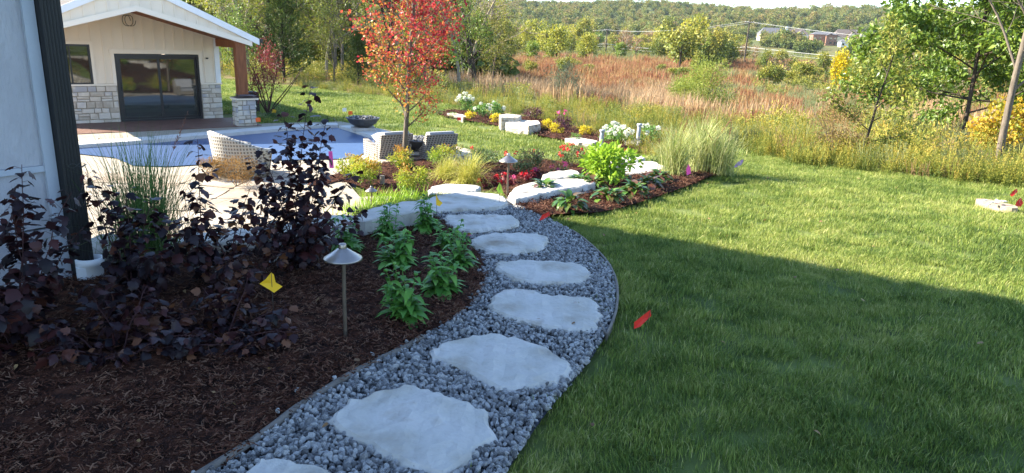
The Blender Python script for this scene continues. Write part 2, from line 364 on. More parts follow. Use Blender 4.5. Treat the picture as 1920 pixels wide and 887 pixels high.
P_pool = [at(-220, 292, -1.32), at(149, 282, -1.32), at(300, 271, -1.32), at(460, 256, -1.32), at(609, 243, -1.32), at(633, 243, -1.32), at(702, 265, -1.32), at(702, 280, -1.32), at(670, 298, -1.32), at(640, 302, -1.32), at(500, 305, -1.32), at(314, 317, -1.32), at(250, 315, -1.32), at(215, 300, -1.32), at(149, 293, -1.32), at(-220, 320, -1.32)]

# ground: a polar sheet out past the horizon, kept 8 cm under the lawn
def build_ground():
    r = np.concatenate([[0.0], np.geomspace(.6, 60, 150), np.geomspace(61, 4400, 150)]); na = 300
    a = np.arange(na) / na * 2 * PI; Rr, A = np.meshgrid(r[1:], a, indexing='ij')
    X = Rr * np.sin(A); Y = Rr * np.cos(A); Z = H(X, Y)
    ed = edge_d(X, Y)
    Z = np.where(ed < 0, Z - .10, Z + np.where(Rr > 15, .25 * fnoise(X, Y, 9.) * np.clip(ed / 10, 0, 1), 0) - .10 * np.clip(1 - ed, 0, 1))
    V = np.vstack([np.stack([X, Y, Z], -1).reshape(-1, 3), [[0, 0, -.1]]]); k = len(r) - 1
    i, j = np.meshgrid(np.arange(k - 1), np.arange(na), indexing='ij'); j2 = (j + 1) % na
    mb = MB(); mb.add(V, np.stack([i * na + j, (i + 1) * na + j, (i + 1) * na + j2, i * na + j2], -1).reshape(-1, 4))
    mb.also([(len(V) - 1, (q + 1) % na, q)[::-1] for q in range(na)], len(V))
    return tag(mb.build('ground', m_meadow, None, True), kind='structure')
build_ground()
P_lawn = [(EX[i], EY[i]) for i in range(1, 11)] + [(60, -60), (-25, -60), (-30, 20)]
sheet('lawn', P_lawn, .7, -.045, m_lawn)
sheet('mulch_bed', P_bed, .07, .015, m_mulch, .022, .35)
sheet('mulch_bed', P_mid, .11, .02, m_mulch, .035, .5)
sheet('mulch_bed', P_low, .16, .04, m_mulch, .03, .5)
sheet('mulch_bed', P_far, .22, .05, m_mulch, .03, .6)
sheet('gravel_path', P_path, .07, .0, m_gbase, .004, .3)

# ------------------------------------------------------------------ irregular stones
def stone_mesh(name, poly, th, mat, rng, rough=.012, bump=.006, step=.05, topvar=.01, skirt=.03, flat=True):
    """slab: outline in metres about its centre, top at z=0, sides broken and stepped"""
    P = np.array(resample(poly, step)); n = len(P)
    nx = fnoise(P[:, 0] * 3, P[:, 1] * 3, .35); ny = fnoise(P[:, 1] * 3 + 5, P[:, 0] * 3, .3)
    T = np.roll(P, -1, 0) - np.roll(P, 1, 0); T /= np.linalg.norm(T, axis=1)[:, None] + 1e-9; O = np.stack([T[:, 1], -T[:, 0]], 1)
    area = .5 * np.sum(P[:, 0] * np.roll(P[:, 1], -1) - np.roll(P[:, 0], -1) * P[:, 1])
    if area < 0: O = -O
    P = P + O * (rough * nx + rng.normal(0, rough * .25, n))[:, None]
    rings = []
    levels = [(0.0, -.022, 0), (-.012, -.003, 1), (-th * .4, .006, 2), (-th * .7, -.002, 3), (-th, .012, 4)]
    for z, off, q in levels:
        zz = z + (topvar * .5 * nx if q == 0 else topvar * .5 * nx + rng.normal(0, .0025, n))
        rings.append(np.column_stack([P + O * (off + (rng.normal(0, rough * .5, n) if q > 1 else 0))[:, None] if q > 1 else P + O * off, zz]))
    # interior
    lo, hi = P.min(0), P.max(0); g = max(step * 1.4, .04)
    gx, gy = np.meshgrid(np.arange(lo[0], hi[0], g), np.arange(lo[1], hi[1], g)); G = np.stack([gx.ravel(), gy.ravel()], 1) + rng.uniform(-.2, .2, (gx.size, 2)) * g
    inner = rings[0][:, :2]; G = G[inpoly(G[:, 0], G[:, 1], [tuple(q) for q in inner])]
    if len(G): G = G[np.min(np.hypot(G[:, None, 0] - inner[None, :, 0], G[:, None, 1] - inner[None, :, 1]), 1) > g * .5]
    allp = np.vstack([inner, G]); vo, _, fo, ov, _, _ = delaunay_2d_cdt([Vector(p) for p in allp], [], [list(range(n))], 1, 1e-5)
    mb = MB(); V = np.array([[v.x, v.y] for v in vo]); zt = bump * fnoise(V[:, 0] * 2.2, V[:, 1], .4) + bump * .5 * fnoise(V[:, 1], V[:, 0], .11)
    zt[:n] = rings[0][:, 2]; mb.add(np.column_stack([V, zt]), [f for f in fo if len(f) == 3])
    RV_ = np.vstack(rings); F = []
    for k in range(len(rings) - 1):
        for i in range(n): F.append((k * n + i, (k + 1) * n + i, (k + 1) * n + (i + 1) % n, k * n + (i + 1) % n))
    mb.add(RV_, F); return mb.mesh(name, mat, False)
def stone(name, px, ztop, th, label, cat, group, mat=None, rough=.012, bump=.006, step=.05, terrain=False, seed=1, **kw):
    rng = np.random.RandomState(seed)
    if terrain:
        c0 = on(sum(p[0] for p in px) / len(px), sum(p[1] for p in px) / len(px)); ztop = H1(*c0) + ztop
    poly = smooth_poly([at(x, y, ztop) for x, y in px], 1)
    cx = sum(p[0] for p in poly) / len(poly); cy = sum(p[1] for p in poly) / len(poly)
    o = bpy.data.objects.new(name, stone_mesh(name, [(x - cx, y - cy) for x, y in poly], th, mat or m_lime, rng, rough, bump, step, **kw)); COL.objects.link(o)
    o.location = (cx, cy, ztop); return tag(o, label, cat, group)
G1 = 'stepping stones in the gravel path'
STEPS = [
 ([(447, 887), (470, 868), (490, 853), (530, 855), (590, 868), (630, 890), (640, 940), (600, 985), (500, 990), (430, 930)], 'nearest pale stepping stone, cut off by the bottom edge of the view'),
 ([(617, 786), (630, 767), (669, 745), (737, 726), (766, 722), (816, 728), (859, 743), (900, 761), (923, 786), (928, 814), (906, 836), (878, 857), (844, 886), (794, 884), (744, 857), (700, 839), (662, 820), (631, 801)], 'largest rounded pale stepping stone low in the gravel path'),
 ([(804, 656), (820, 646), (850, 637), (885, 629), (930, 622), (965, 628), (1010, 645), (1050, 662), (1076, 675), (1068, 692), (1050, 712), (1005, 724), (935, 730), (900, 706), (860, 688), (815, 672)], 'broad pale stepping stone with a pointed right end, third from the bottom edge'),
 ([(912, 577), (932, 543), (962, 539), (1031, 549), (1114, 558), (1129, 576), (1124, 605), (1107, 620), (1052, 616), (1002, 605), (944, 590)], 'pale stepping stone with a straight long front edge beside the lawn curve'),
 ([(924, 495), (955, 487), (1034, 486), (1099, 497), (1112, 511), (1089, 528), (1031, 530), (970, 526), (944, 512)], 'long oval stepping stone in the middle of the gravel path'),
 ([(880, 452), (905, 437), (1002, 434), (1029, 447), (1022, 462), (980, 470), (933, 474), (901, 466)], 'small oval stepping stone, second from the big limestone threshold'),
 ([(831, 408), (843, 402), (951, 399), (981, 416), (951, 424), (869, 433), (847, 421)], 'wide stepping stone just before the big limestone threshold slab')]
for i, (px, lab) in enumerate(STEPS):
    stone('stepping_stone', px, .045, .07, lab, 'stepping stone', G1, seed=20 + i, step=.042, bump=.011, rough=.020)
stone('threshold_slab', [(800, 371), (840, 361), (915, 359), (950, 369), (953, 381), (918, 388), (850, 392), (812, 396), (790, 394)], .03, .16, 'long limestone threshold slab where the gravel path meets the steps, half in shade', 'stone slab', None, seed=31, step=.06, rough=.02)
GW = 'limestone wall stones along the back of the dark bed'
stone('wall_stone', [(670, 396), (735, 380), (806, 372), (808, 388), (772, 398), (720, 404), (672, 418)], .16, .5, 'limestone wall stone next to the threshold slab, behind the green coneflowers', 'wall stone', GW, m_lime, seed=32, step=.07, rough=.025)
stone('wall_stone', [(500, 424), (590, 406), (664, 398), (664, 420), (600, 432), (505, 446)], .14, .5, 'limestone wall stone behind the tall purple ninebark', 'wall stone', GW, m_lime, seed=33, step=.07, rough=.025)
stone('wall_stone', [(330, 440), (420, 428), (494, 424), (498, 446), (420, 456), (335, 462)], .12, .5, 'limestone wall stone behind the middle of the purple shrubs', 'wall stone', GW, m_lime, seed=34, step=.07, rough=.025)
stone('wall_stone', [(140, 446), (250, 434), (322, 438), (326, 462), (250, 470), (140, 480)], .10, .5, 'limestone wall stone beside the black downspout', 'wall stone', GW, m_lime, seed=35, step=.07, rough=.025)
GS = 'flat limestone steps going down to the pool'
for i, (px, z, lab) in enumerate([
 ([(803, 352), (830, 344), (890, 344), (905, 356), (860, 362), (806, 368)], -.04, 'sunlit limestone step touching the far side of the threshold slab left of the yellow grass'),
 ([(952, 354), (990, 343), (1045, 334), (1105, 334), (1120, 343), (1075, 352), (1030, 359), (1000, 367), (956, 376)], .03, 'long sunlit limestone slab behind the low dark green bergenias'),
 ([(1016, 324), (1065, 317), (1090, 322), (1080, 331), (1035, 334), (1014, 332)], .02, 'small limestone step beneath the yellow green bush'),
 ([(1150, 320), (1180, 305), (1215, 300), (1245, 308), (1250, 318), (1200, 325), (1160, 328)], -.14, 'white limestone slab between the yellow green bush and the tall grasses'),
 ([(1120, 303), (1160, 292), (1200, 290), (1215, 298), (1160, 306)], -.22, 'pale limestone behind the yellow green bush, at the far side of the white slab')]):
    stone('limestone_step', px, z, .35, lab, 'stone step', GS, m_lime, terrain=False, seed=40 + i, step=.1, rough=.035, bump=.014)

# ------------------------------------------------------------------ gravel, chips, grass
def rocks(mat, k, sub=1):
    out = []
    import bmesh
    for i in range(k):
        rng = np.random.RandomState(100 + i); bm = bmesh.new(); bmesh.ops.create_icosphere(bm, subdivisions=sub, radius=1)
        V = np.array([v.co[:] for v in bm.verts]); F = np.array([[v.index for v in f.verts] for f in bm.faces]); bm.free()
        for _ in range(6):   # cut flat facets
            n = rng.normal(0, 1, 3); n /= np.linalg.norm(n); d = V @ n; c = rng.uniform(.45, .8); V = V - np.outer(np.maximum(d - c, 0), n)
        V = V * np.array([1, rng.uniform(.6, .9), rng.uniform(.45, .75)])
        mb = MB(); mb.add(V, F); out.append(mb.mesh('rock', mat, False))
    return out
R_near = rocks(m_gravel, 7, 2)
def rand_in(poly, n, rng, excl=()):
    p = np.array(poly); lo, hi = p.min(0), p.max(0); q = rng.uniform(lo, hi, (n, 2)); m = inpoly(q[:, 0], q[:, 1], poly)
    for e in excl: m &= ~inpoly(q[:, 0], q[:, 1], e)
    return q[m]
def stone_polys(inset=0.0): 
    out = []
    for px, _ in STEPS:
        p = np.array(smooth_poly([at(x, y, .045) for x, y in px], 1)); c = p.mean(0); out.append([tuple(v) for v in c + (p - c) * (1 - inset)])
    return out
def area(poly):
    p = np.array(poly); q = np.roll(p, -1, 0); return abs(np.sum(p[:, 0] * q[:, 1] - q[:, 0] * p[:, 1])) / 2
rng = np.random.RandomState(3)
lo, hi = np.array(P_path).min(0), np.array(P_path).max(0); bba = np.prod(hi - lo)
q = rand_in(P_path, int(bba * 4300), rng, stone_polys(.05)); q = q[q[:, 1] > 1.0]
n = len(q); layer = rng.uniform(0, 1, n)
s = rng.uniform(.008, .020, n) * np.where(q[:, 1] < 3.6, 1.15, .95) * np.where(rng.uniform(0, 1, n) < .07, 1.4, 1)
scatter('gravel', R_near, np.column_stack([q, H(q[:, 0], q[:, 1]) + .004 + layer * .026]), rng.uniform(-.6, 6.28, (n, 3)), s, rng.randint(0, 7, n), 'grey crushed limestone gravel filling the path around the stepping stones')
# a few stones spilled on the mulch
pe = np.array(resample(P_path[: ], .05)); pe = pe[(pe[:, 0] < .1) & (pe[:, 1] < 6.5) & (pe[:, 1] > 1.2)]
qs = pe[rng.randint(0, len(pe), 60)] + rng.normal(0, .05, (60, 2)); 
scatter('spilled_gravel', R_near, np.column_stack([qs, H(qs[:, 0], qs[:, 1]) + .04]), rng.uniform(0, 6.28, (60, 3)), rng.uniform(.010, .02, 60), rng.randint(0, 7, 60), 'loose gravel stones spilled along the mulch edge')

def chip_meshes():
    out = []
    for i in range(6):
        rg = np.random.RandomState(200 + i); mb = MB()
        for _ in range(7):
            L = rg.uniform(.012, .05); wd = rg.uniform(.003, .009); a = rg.uniform(0, 6.28); b = rg.normal(0, .3)
            c = rg.uniform(-.05, .05, 3) * [1, 1, .12] + [0, 0, .006]; u = np.array([math.cos(a) * math.cos(b), math.sin(a) * math.cos(b), math.sin(b)]); v = np.cross(u, [0, 0, 1]); nn = np.cross(v, u)
            box(mb, c, (L, wd, .003), ax=np.array([u, v, nn]), rnd=rg.uniform(.1, .9) if rg.rand() > .06 else 1.0)
        out.append(mb.mesh('chip_cluster', m_chip))
    return out
CH = chip_meshes()
pts = []
for poly, dens, zo, nz in ((P_bed, 1300, .03, 1), (P_mid, 420, .045, 1.4), (P_low, 70, .06, 2.2), (P_far, 35, .08, 3)):
    lo, hi = np.array(poly).min(0), np.array(poly).max(0); q = rand_in(poly, int(np.prod(hi - lo) * dens), rng)
    pts.append(np.column_stack([q, H(q[:, 0], q[:, 1]) + zo + .02 * rng.uniform(-1, 1, len(q)), np.full(len(q), nz)]))
pts = np.vstack(pts); n = len(pts)
scatter('mulch_chips', CH, pts[:, :3], np.column_stack([rng.normal(0, .18, (n, 2)), rng.uniform(0, 6.28, n)]), rng.uniform(.38, .85, n) * pts[:, 3], rng.randint(0, 6, n), 'shredded dark brown bark mulch covering the beds')

def turf_meshes(k, blades, rad, hgt, wd, seed):
    out = []
    for i in range(k):
        rg = np.random.RandomState(seed + i); mb = MB(); n = blades
        p = rg.normal(0, rad * .5, (n, 2)); a = rg.uniform(0, 6.28, n); lean = np.abs(rg.normal(.35, .3, n)); h = hgt * rg.uniform(.55, 1.15, n)
        bx, by = math.cos(seed + i) * .25, math.sin(seed * 2 + i) * .25
        dx, dy = np.cos(a) * lean + bx, np.sin(a) * lean + by; sx, sy = -np.sin(a) * wd, np.cos(a) * wd
        base = np.column_stack([p, np.full(n, -.01)]); mid = base + np.column_stack([dx * h * .4, dy * h * .4, h * .6]); tip = base + np.column_stack([dx * h * 1.1, dy * h * 1.1, h * 1.0 * np.cos(lean * .6)])
        side = np.column_stack([sx, sy, np.zeros(n)])
        V = np.stack([base - side, base + side, mid - side * .8, mid + side * .8, tip], 1).reshape(-1, 3); o = (np.arange(n) * 5)[:, None]
        F = np.concatenate([o + [0, 1, 3], o + [0, 3, 2], o + [2, 3, 4]]); mb.add(V, F, np.repeat(np.clip(rg.normal(.42, .14, n) + (rg.rand(n) < .05) * .5, 0, 1), 5)); out.append(mb.mesh('grass_tuft', m_blade))
    return out
T_near = turf_meshes(6, 175, .13, .044, .0017, 300); T_far = turf_meshes(4, 110, .34, .085, .006, 340)
EXCL = [P_path, P_bed, P_mid, P_low, P_far]
def turf(name, srcs, r0_, r1_, dens, sc, label, amax=60, seed=1):
    rg = np.random.RandomState(seed); n = int(dens * math.radians(2 * amax) / 2 * (r1_ ** 2 - r0_ ** 2)); r = np.sqrt(rg.uniform(r0_ ** 2, r1_ ** 2, n)); a = np.radians(rg.uniform(-amax, amax, n)); x, y = r * np.sin(a), r * np.cos(a)
    ed = edge_d(x, y); m = ed < .3
    for e in EXCL + [P_patio]: m &= ~inpoly(x, y, e)
    m &= ~((y < np.interp(x, RX, RY)) & (x < -1.3)) & ~((x < -9) & (y < 34) & (y > x * .75 + 32.3 - 20) & (x > -30) & (y - .78 * x < 35.0))
    x, y = x[m], y[m]; n = len(x); z = H(x, y) - .045
    yaw = 1.2 * fnoise(x, y, 1.6) + rg.normal(0, .9, n)
    s = sc * rg.uniform(.75, 1.2, n) * (1 + .32 * fnoise(x, y, .7))
    return scatter(name, srcs, np.column_stack([x, y, z + .02]), np.column_stack([rg.normal(0, .1, (n, 2)), yaw]), s, rg.randint(0, len(srcs), n), label)
turf('lawn_grass', T_near, 1.6, 7.5, 95, 1.0, 'long green lawn grass in the foreground right of the path', 62, 1)
turf('lawn_grass', T_near, 7.5, 14.5, 50, 1.2, 'sunlit lawn grass in the middle distance', 55, 2)
turf('lawn_grass', T_far, 14.5, 50, 9, 1.0, 'far lawn grass beyond the pool and beds', 45, 3)

# edging strips
def edging(name, pts, label, h=.045, r=.012):
    p = np.array(resample(pts, .06, False)); z = H(p[:, 0], p[:, 1]) + .025 + .008 * fnoise(p[:, 0], p[:, 1], .5)
    mb = MB(); tube(mb, np.column_stack([p, z]), r, 6); n = len(p)
    low = np.column_stack([p, z - .06]); up = np.column_stack([p, z]); V = np.vstack([low, up]); mb.add(V, [(i, i + 1, n + i + 1, n + i) for i in range(n - 1)])
    return tag(mb.build(name, m_edging, None, True), label, 'edging')
P_path_raw = smooth_poly(ons([(1034, 414), (1085, 444), (1124, 478), (1151, 515), (1159, 555), (1153, 602), (1130, 650)]), 1)
edging('edging_strip', [p for p in P_path_raw[1:-1]], 'dark landscape edging between the gravel path and the lawn', r=.010)
edging('edging_strip', ons([(350, 915), (403, 886), (440, 862), (480, 835), (518, 806), (560, 772), (602, 745), (650, 716), (702, 688), (760, 660), (792, 642)]), 'rounded brown edging between the mulch bed and the gravel path', r=.02)
edging('edging_strip', ons([(952, 376), (975, 392), (1000, 405), (1020, 412)]), 'thin edging between the sunlit mulch bed and the gravel beside the threshold', r=.010)
#==PART3==

# ------------------------------------------------------------------ building helper: boxes in a facade's own frame (u along, v out, z up)
class Fr:
    def __init__(s, O, d): s.O = np.array(O, float); d = np.array([d[0], d[1], 0.]); s.d = d / np.linalg.norm(d); s.n = np.array([s.d[1], -s.d[0], 0])
    def p(s, u, v, z): return s.O + s.d * u + s.n * v + np.array([0, 0, z])
    def ax(s): return np.array([s.d, s.n, [0, 0, 1.]])
    def box(s, mb, u0, u1, v0, v1, z0, z1, rnd=.5): return box(mb, s.p((u0 + u1) / 2, (v0 + v1) / 2, (z0 + z1) / 2), (u1 - u0, v1 - v0, z1 - z0), ax=s.ax(), rnd=rnd)
    def prism(s, mb, poly, v0, v1):
        """polygon in (u, z) extruded from v0 to v1"""
        n = len(poly); V = np.array([s.p(u, v0, z) for u, z in poly] + [s.p(u, v1, z) for u, z in poly])
        mb.add(V, [(i, (i + 1) % n, n + (i + 1) % n, n + i) for i in range(n)])
        T = [(0, i, i + 1) for i in range(1, n - 1)] + [(n, n + i + 1, n + i) for i in range(1, n - 1)]; mb.also(T, 2 * n); return mb
def ashlar(fr, parent, u0, u1, z0, z1, v, rng, mat, hmin=.12, hmax=.21, wmin=.18, wmax=.42, excl=None):
    z = z0; 
    while z < z1 - .03:
        h = min(rng.uniform(hmin, hmax), z1 - z); 
        if z1 - z - h < .06: h = z1 - z
        u = u0
        while u < u1 - .02:
            w_ = min(rng.uniform(wmin, wmax), u1 - u)
            if u1 - u - w_ < .09: w_ = u1 - u
            subs = [(z, h)] if rng.rand() > .18 or h < .14 else [(z, h * .5), (z + h * .5, h * .5)]
            for zz, hh in subs:
                g = .011; j = lambda s_=.010: rng.uniform(-s_, s_)
                a = [(u + g, zz + g), (u + w_ - g, zz + g), (u + w_ - g, zz + hh - g), (u + g, zz + hh - g)]
                pr = rng.uniform(.018, .038)
                bk = [fr.p(x, v - .03, y) for x, y in a]; c = (u + w_ / 2, zz + hh / 2)
                f1 = [fr.p(x + j(), v + pr * .6, y + j()) for x, y in a]; f2 = [fr.p(x + (c[0] - x) * .16 + j(), v + pr + j(.006), y + (c[1] - y) * .2 + j()) for x, y in a]
                mb = MB(); mb.add(np.array(bk + f1 + f2), [(i, (i + 1) % 4, 4 + (i + 1) % 4, 4 + i) for i in range(4)] + [(4 + i, 4 + (i + 1) % 4, 8 + (i + 1) % 4, 8 + i) for i in range(4)] + [(8, 9, 10, 11)])
                mb.build('stone', mat, parent)
            u += w_
        z += h
m_siding = M('cream_siding', [(.74, .64, .50), (.78, .68, .54)], 2, .8, .15, 40)
m_trimc = M('cream_trim', [(.78, .69, .56), (.80, .71, .58)], 2, .7, .1, 40)
m_veneer = M('stone_veneer', [(.42, .36, .28), (.56, .49, .40), (.62, .56, .47), (.38, .37, .37)], 1.5, .9, .6, 25, .15, objrnd=1.0, coord='World')
m_mortar = M('mortar', [(.28, .24, .18), (.34, .30, .23)], 5, .95, .4, 60)
m_cedar = M('stained_timber', [(.16, .055, .022), (.26, .095, .038)], 3, .65, .3, 14, .3, stretch=(6, 6, 1))
m_glass = M('dark_glass', [(.018, .024, .022), (.022, .03, .027)], 1, .03, 0, 10, 1.0)
m_shing = M('roof_shingle', [(.07, .06, .055), (.12, .10, .09)], 10, .95, .6, 40)
m_slate = M('slate_cap', [(.10, .065, .06), (.16, .13, .13), (.08, .07, .08)], 9, .7, .6, 20)
m_bluegrey = M('bluegrey_siding', [(.33, .32, .33), (.40, .39, .40)], 4, .75, .9, 26, .25, stretch=(1.4, 1.4, .5), dist=.015, detail=8)
m_bluetrim = M('grey_trim', [(.36, .38, .41), (.41, .43, .46)], 4, .7, .2, 50)
m_dspout = M('downspout_paint', [(.004, .0035, .003), (.006, .005, .0045)], 3, .6, .05, 60, .5)
m_galv = M('tie_wire', [(.06, .06, .06), (.10, .10, .09)], 3, .5, .1, 60, .5, metal=.6)

# ------------------------------------------------------------------ our house on the left (its corner, wall and the roof that shades the garden)
hf = Fr((-2.94, 4.70, 0), (.56, .83))
def build_house():
    h = empty('house', (-2.94, 4.70, 0)); tag(h, 'pale grey textured house wall with a corner board and black downspout at the left edge', 'house')
    def B(mb, name, mat, **k):
        o = mb.build(name, mat, None, **k); o.parent = h; o.matrix_parent_inverse = Matrix.Translation(-h.location); return o
    # side wall: boards between horizontal seams
    for i, (z0, z1) in enumerate(((-.4, .385), (.40, .765), (.81, 2.1), (2.115, 3.4), (3.415, 5.05))):
        B(hf.box(MB(), -11, -.175, -.2, -.02 - .004 * (i % 2), z0, z1), 'siding_panel', m_bluegrey)
    B(hf.box(MB(), -11, -.178, -.05, -.006, .768, .808), 'trim_band', m_bluetrim)
    B(hf.box(MB(), -.178, -.108, -.2, .006, -.4, 5.05), 'corner_board', m_bluetrim)
    B(hf.box(MB(), -.108, -.0, -.2, -.02, -.4, 5.05), 'wall_corner', m_black)
    mb = MB(); hf.box(mb, -.4, -.02, -8.0, -.2, -.5, 5.05); B(mb, 'far_wall', m_bluegrey)
    mb = MB(); hf.box(mb, -11, -.4, -8.0, -7.8, -.5, 5.05); hf.box(mb, -11, -10.8, -7.8, -.2, -.5, 5.05); B(mb, 'rear_walls', m_bluegrey)
    # roof: low hip with overhanging eaves
    e = .40; zb = 5.1; u0, u1, v0, v1 = -11.4, e, -8.35, .38
    c = [(u0, v0), (u1, v0), (u1, v1), (u0, v1)]; rg = [((u0 + 4.3), (v0 + v1) / 2), (u1 - 4.3, (v0 + v1) / 2)]
    V = [hf.p(u, v, zb) for u, v in c] + [hf.p(u, v, zb + .2) for u, v in c] + [hf.p(rg[0][0], rg[0][1], zb + 1.7), hf.p(rg[1][0], rg[1][1], zb + 1.7)]
    mb = MB(); mb.add(V, [(3, 2, 1, 0), (0, 1, 5, 4), (1, 2, 6, 5), (2, 3, 7, 6), (3, 0, 4, 7), (4, 5, 9, 8), (6, 7, 8, 9)]); mb.also([(5, 6, 9), (7, 4, 8)], 10)
    B(mb, 'roof', m_shing)
    # ribbed rectangular downspout
    prof = []
    for k in range(6):
        u = -.100 + k * .0195; prof += [(u, .068), (u + .006, .072), (u + .012, .072), (u + .016, .066)]
    prof += [(.016, .068), (.018, .0), (-.104, .0), (-.104, .066)]
    n = len(prof); mb = MB(); zs = (.06, 5.05); V = [hf.p(u, v + .004, z) for z in zs for u, v in prof]
    mb.add(V, [(i, (i + 1) % n, n + (i + 1) % n, n + i) for i in range(n)]); d = B(mb, 'downspout', m_dspout)
    mb = MB()
    for s in (-1, 1):
        P = [hf.p(-.075 + .03 * t, .082 + .004 * math.sin(t), .80 + s * .014 * math.sin(t * 1.7)) for t in np.linspace(0, 3.7, 16)]; tube(mb, P, .0016, 5)
    P = [hf.p(.03 + .012 * math.sin(t * 2), .08, .80 - .09 * t) for t in np.linspace(0, 3.2, 14)]; tube(mb, P, .0013, 5)
    mb.build('tie_wire', m_galv, d)
build_house()
def build_drain():
    d = empty('drain_pipe', tuple(hf.p(-.02, .09, 0)), 0); tag(d, 'white plastic drain cup that the black downspout empties into', 'drain')
    mb = MB(); lathe(mb, [(.075, -.02), (.078, .115), (.088, .12), (.088, .165), (.078, .168), (.072, .16), (.066, .1)], n=26); mb.build('cup', m_white, d, True)
    mb = MB(); box(mb, (-.02, -.02, .06), (.12, .13, .12), rz=.6); mb.build('adapter', m_white, d)
build_drain()

# ------------------------------------------------------------------ pool house
pf = Fr((-12.52, 22.86, -1.3), (.788, .616))
RP = .27  # ridge position
def zo(u): return 4.28 - .465 * abs(u - RP)
def zi(u): return 3.55 - .285 * abs(u - RP)
def build_poolhouse():
    loc = Vector(pf.O); h = empty('pool_house', loc); tag(h, 'cream pool house with gabled porch, stone base and dark sliding glass doors', 'house')
    inv = Matrix.Translation(-loc)
    def B(mb, name, mat, par=None, **k):
        o = mb.build(name, mat, None, **k); o.parent = par or h
        if not par: o.matrix_parent_inverse = inv
        return o
    rg = np.random.RandomState(7); UL, UR = -2.6, 3.08
    # walls with openings: door u 0..2.37 z 0..2.1 ; window u -1.75..-.75 z 1.18..2.36
    mb = MB(); pf.prism(mb, [(UL, 1.22), (-1.80, 1.22), (-1.80, 3.2), (UL, zo(UL) - .2)], -.15, 0); B(mb, 'wall', m_siding)
    mb = MB(); pf.prism(mb, [(-1.80, 2.40), (-.70, 2.40), (-.70, zo(-.7) - .2), (-1.80, zo(-1.8) - .2)], -.15, 0.001); B(mb, 'wall', m_siding)
    mb = MB(); pf.prism(mb, [(-.70, 1.22), (-.06, 1.22), (-.06, zo(0) - .2), (-.70, zo(-.7) - .2)], -.15, 0); B(mb, 'wall', m_siding)
    mb = MB(); pf.prism(mb, [(-.06, 2.14), (2.43, 2.14), (2.43, zo(2.43) - .2), (RP, zo(RP) - .2), (-.06, zo(-.06) - .2)], -.15, 0.001); B(mb, 'wall', m_siding)
    mb = MB(); pf.prism(mb, [(2.43, 1.22), (UR, 1.22), (UR, zo(UR) - .15), (2.43, zo(2.43) - .2)], -.15, 0); B(mb, 'wall', m_siding)
    mb = MB(); pf.box(mb, UL, -.06, -.15, .0, -.1, 1.16); B(mb, 'wall_base', m_mortar)
    mb = MB(); pf.box(mb, 2.43, UR, -.15, .0, -.1, 1.16); B(mb, 'wall_base', m_mortar)
    mb = MB(); pf.prism(mb, [(UR - .15, 0), (UR - .002, 0), (UR - .002, 2.9), (UR - .15, 2.9)], -9, -.15); pf.box(mb, UL, UR - .15, -9, -8.85, 0, 3.0); pf.box(mb, UL, UL + .15, -8.85, -.15, 0, 2.9); B(mb, 'side_walls', m_siding)
    ashlar(pf, h, UL + .9, -.07, 0, 1.16, .0, rg, m_veneer); ashlar(pf, h, 2.44, UR + .01, 0, 1.16, .0, rg, m_veneer)
    mb = MB(); pf.box(mb, UL, -.07, -.01, .06, 1.165, 1.215); B(mb, 'ledge', m_trimc)
    mb = MB(); pf.box(mb, 2.44, UR + .04, -.01, .06, 1.165, 1.215); B(mb, 'ledge', m_trimc)
    # battens
    for u in np.arange(UL + .2, UR, .295):
        z0 = 1.222; 
        if -.12 < u < 2.5: z0 = 2.285
        if -1.9 < u < -.6: z0 = 2.50
        mb = MB(); pf.box(mb, u - .022, u + .022, .002, .022, z0, min(zo(u) - .22, 3.6)); B(mb, 'batten', m_siding)
    # trims round the openings and the corner
    for a in ((-.16, -.062, .0, 2.14), (2.432, 2.53, 1.22, 2.14), (-.19, 2.56, 2.142, 2.275)):
        mb = MB(); pf.box(mb, a[0], a[1], .001, .03, a[2] if a[2] else 1.22, a[3]); B(mb, 'door_trim', m_trimc)
    for a in ((-1.9, -.62, 2.402, 2.49), (-.70, -.62, 1.22, 2.40)):
        mb = MB(); pf.box(mb, a[0], a[1], .001, .03, a[2], a[3]); B(mb, 'window_trim', m_trimc)
    mb = MB(); pf.box(mb, 2.94, 3.10, -.15, .034, 1.22, 2.75); B(mb, 'corner_board', m_white)
    # sliding door
    d = B(pf.box(pf.box(pf.box(pf.box(MB(), -.05, .03, -.1, .03, 0, 2.13), 2.36, 2.42, -.1, .03, 0, 2.13), .03, 2.36, -.1, .03, 2.05, 2.128), .03, 2.36, -.1, .03, 0, .09), 'sliding_door', m_black)
    for (a, b, v) in ((.03, 1.22, -.03), (1.18, 2.36, -.07)):
        mb = MB(); 
        for q in ((a, a + .06, .09, 2.05), (b - .06, b, .09, 2.05), (a + .06, b - .06, .09, .17), (a + .06, b - .06, 1.98, 2.05)): pf.box(mb, q[0], q[1], v - .03, v + .02, q[2], q[3])
        o = B(mb, 'door_leaf', m_black, d)
        mb = MB(); pf.box(mb, a + .06, b - .06, v - .01, v, .17, 1.98); B(mb, 'pane', m_glass, d)
    mb = MB(); pf.box(mb, .05, .075, .0, .04, .95, 1.2); B(mb, 'handle', m_black, d)
    wn = B(pf.box(pf.box(pf.box(pf.box(MB(), -1.80, -1.74, -.1, .03, 1.19, 2.4), -.76, -.70, -.1, .03, 1.19, 2.4), -1.74, -.76, -.1, .03, 1.19, 1.25), -1.74, -.76, -.1, .03, 2.34, 2.4), 'window', m_black)
    mb = MB(); pf.box(mb, -1.27, -1.23, -.06, .0, 1.25, 2.34); B(mb, 'mullion', m_black, wn)
    mb = MB(); pf.box(mb, -1.74, -.76, -.05, -.04, 1.25, 2.34); B(mb, 'pane', m_glass, wn)
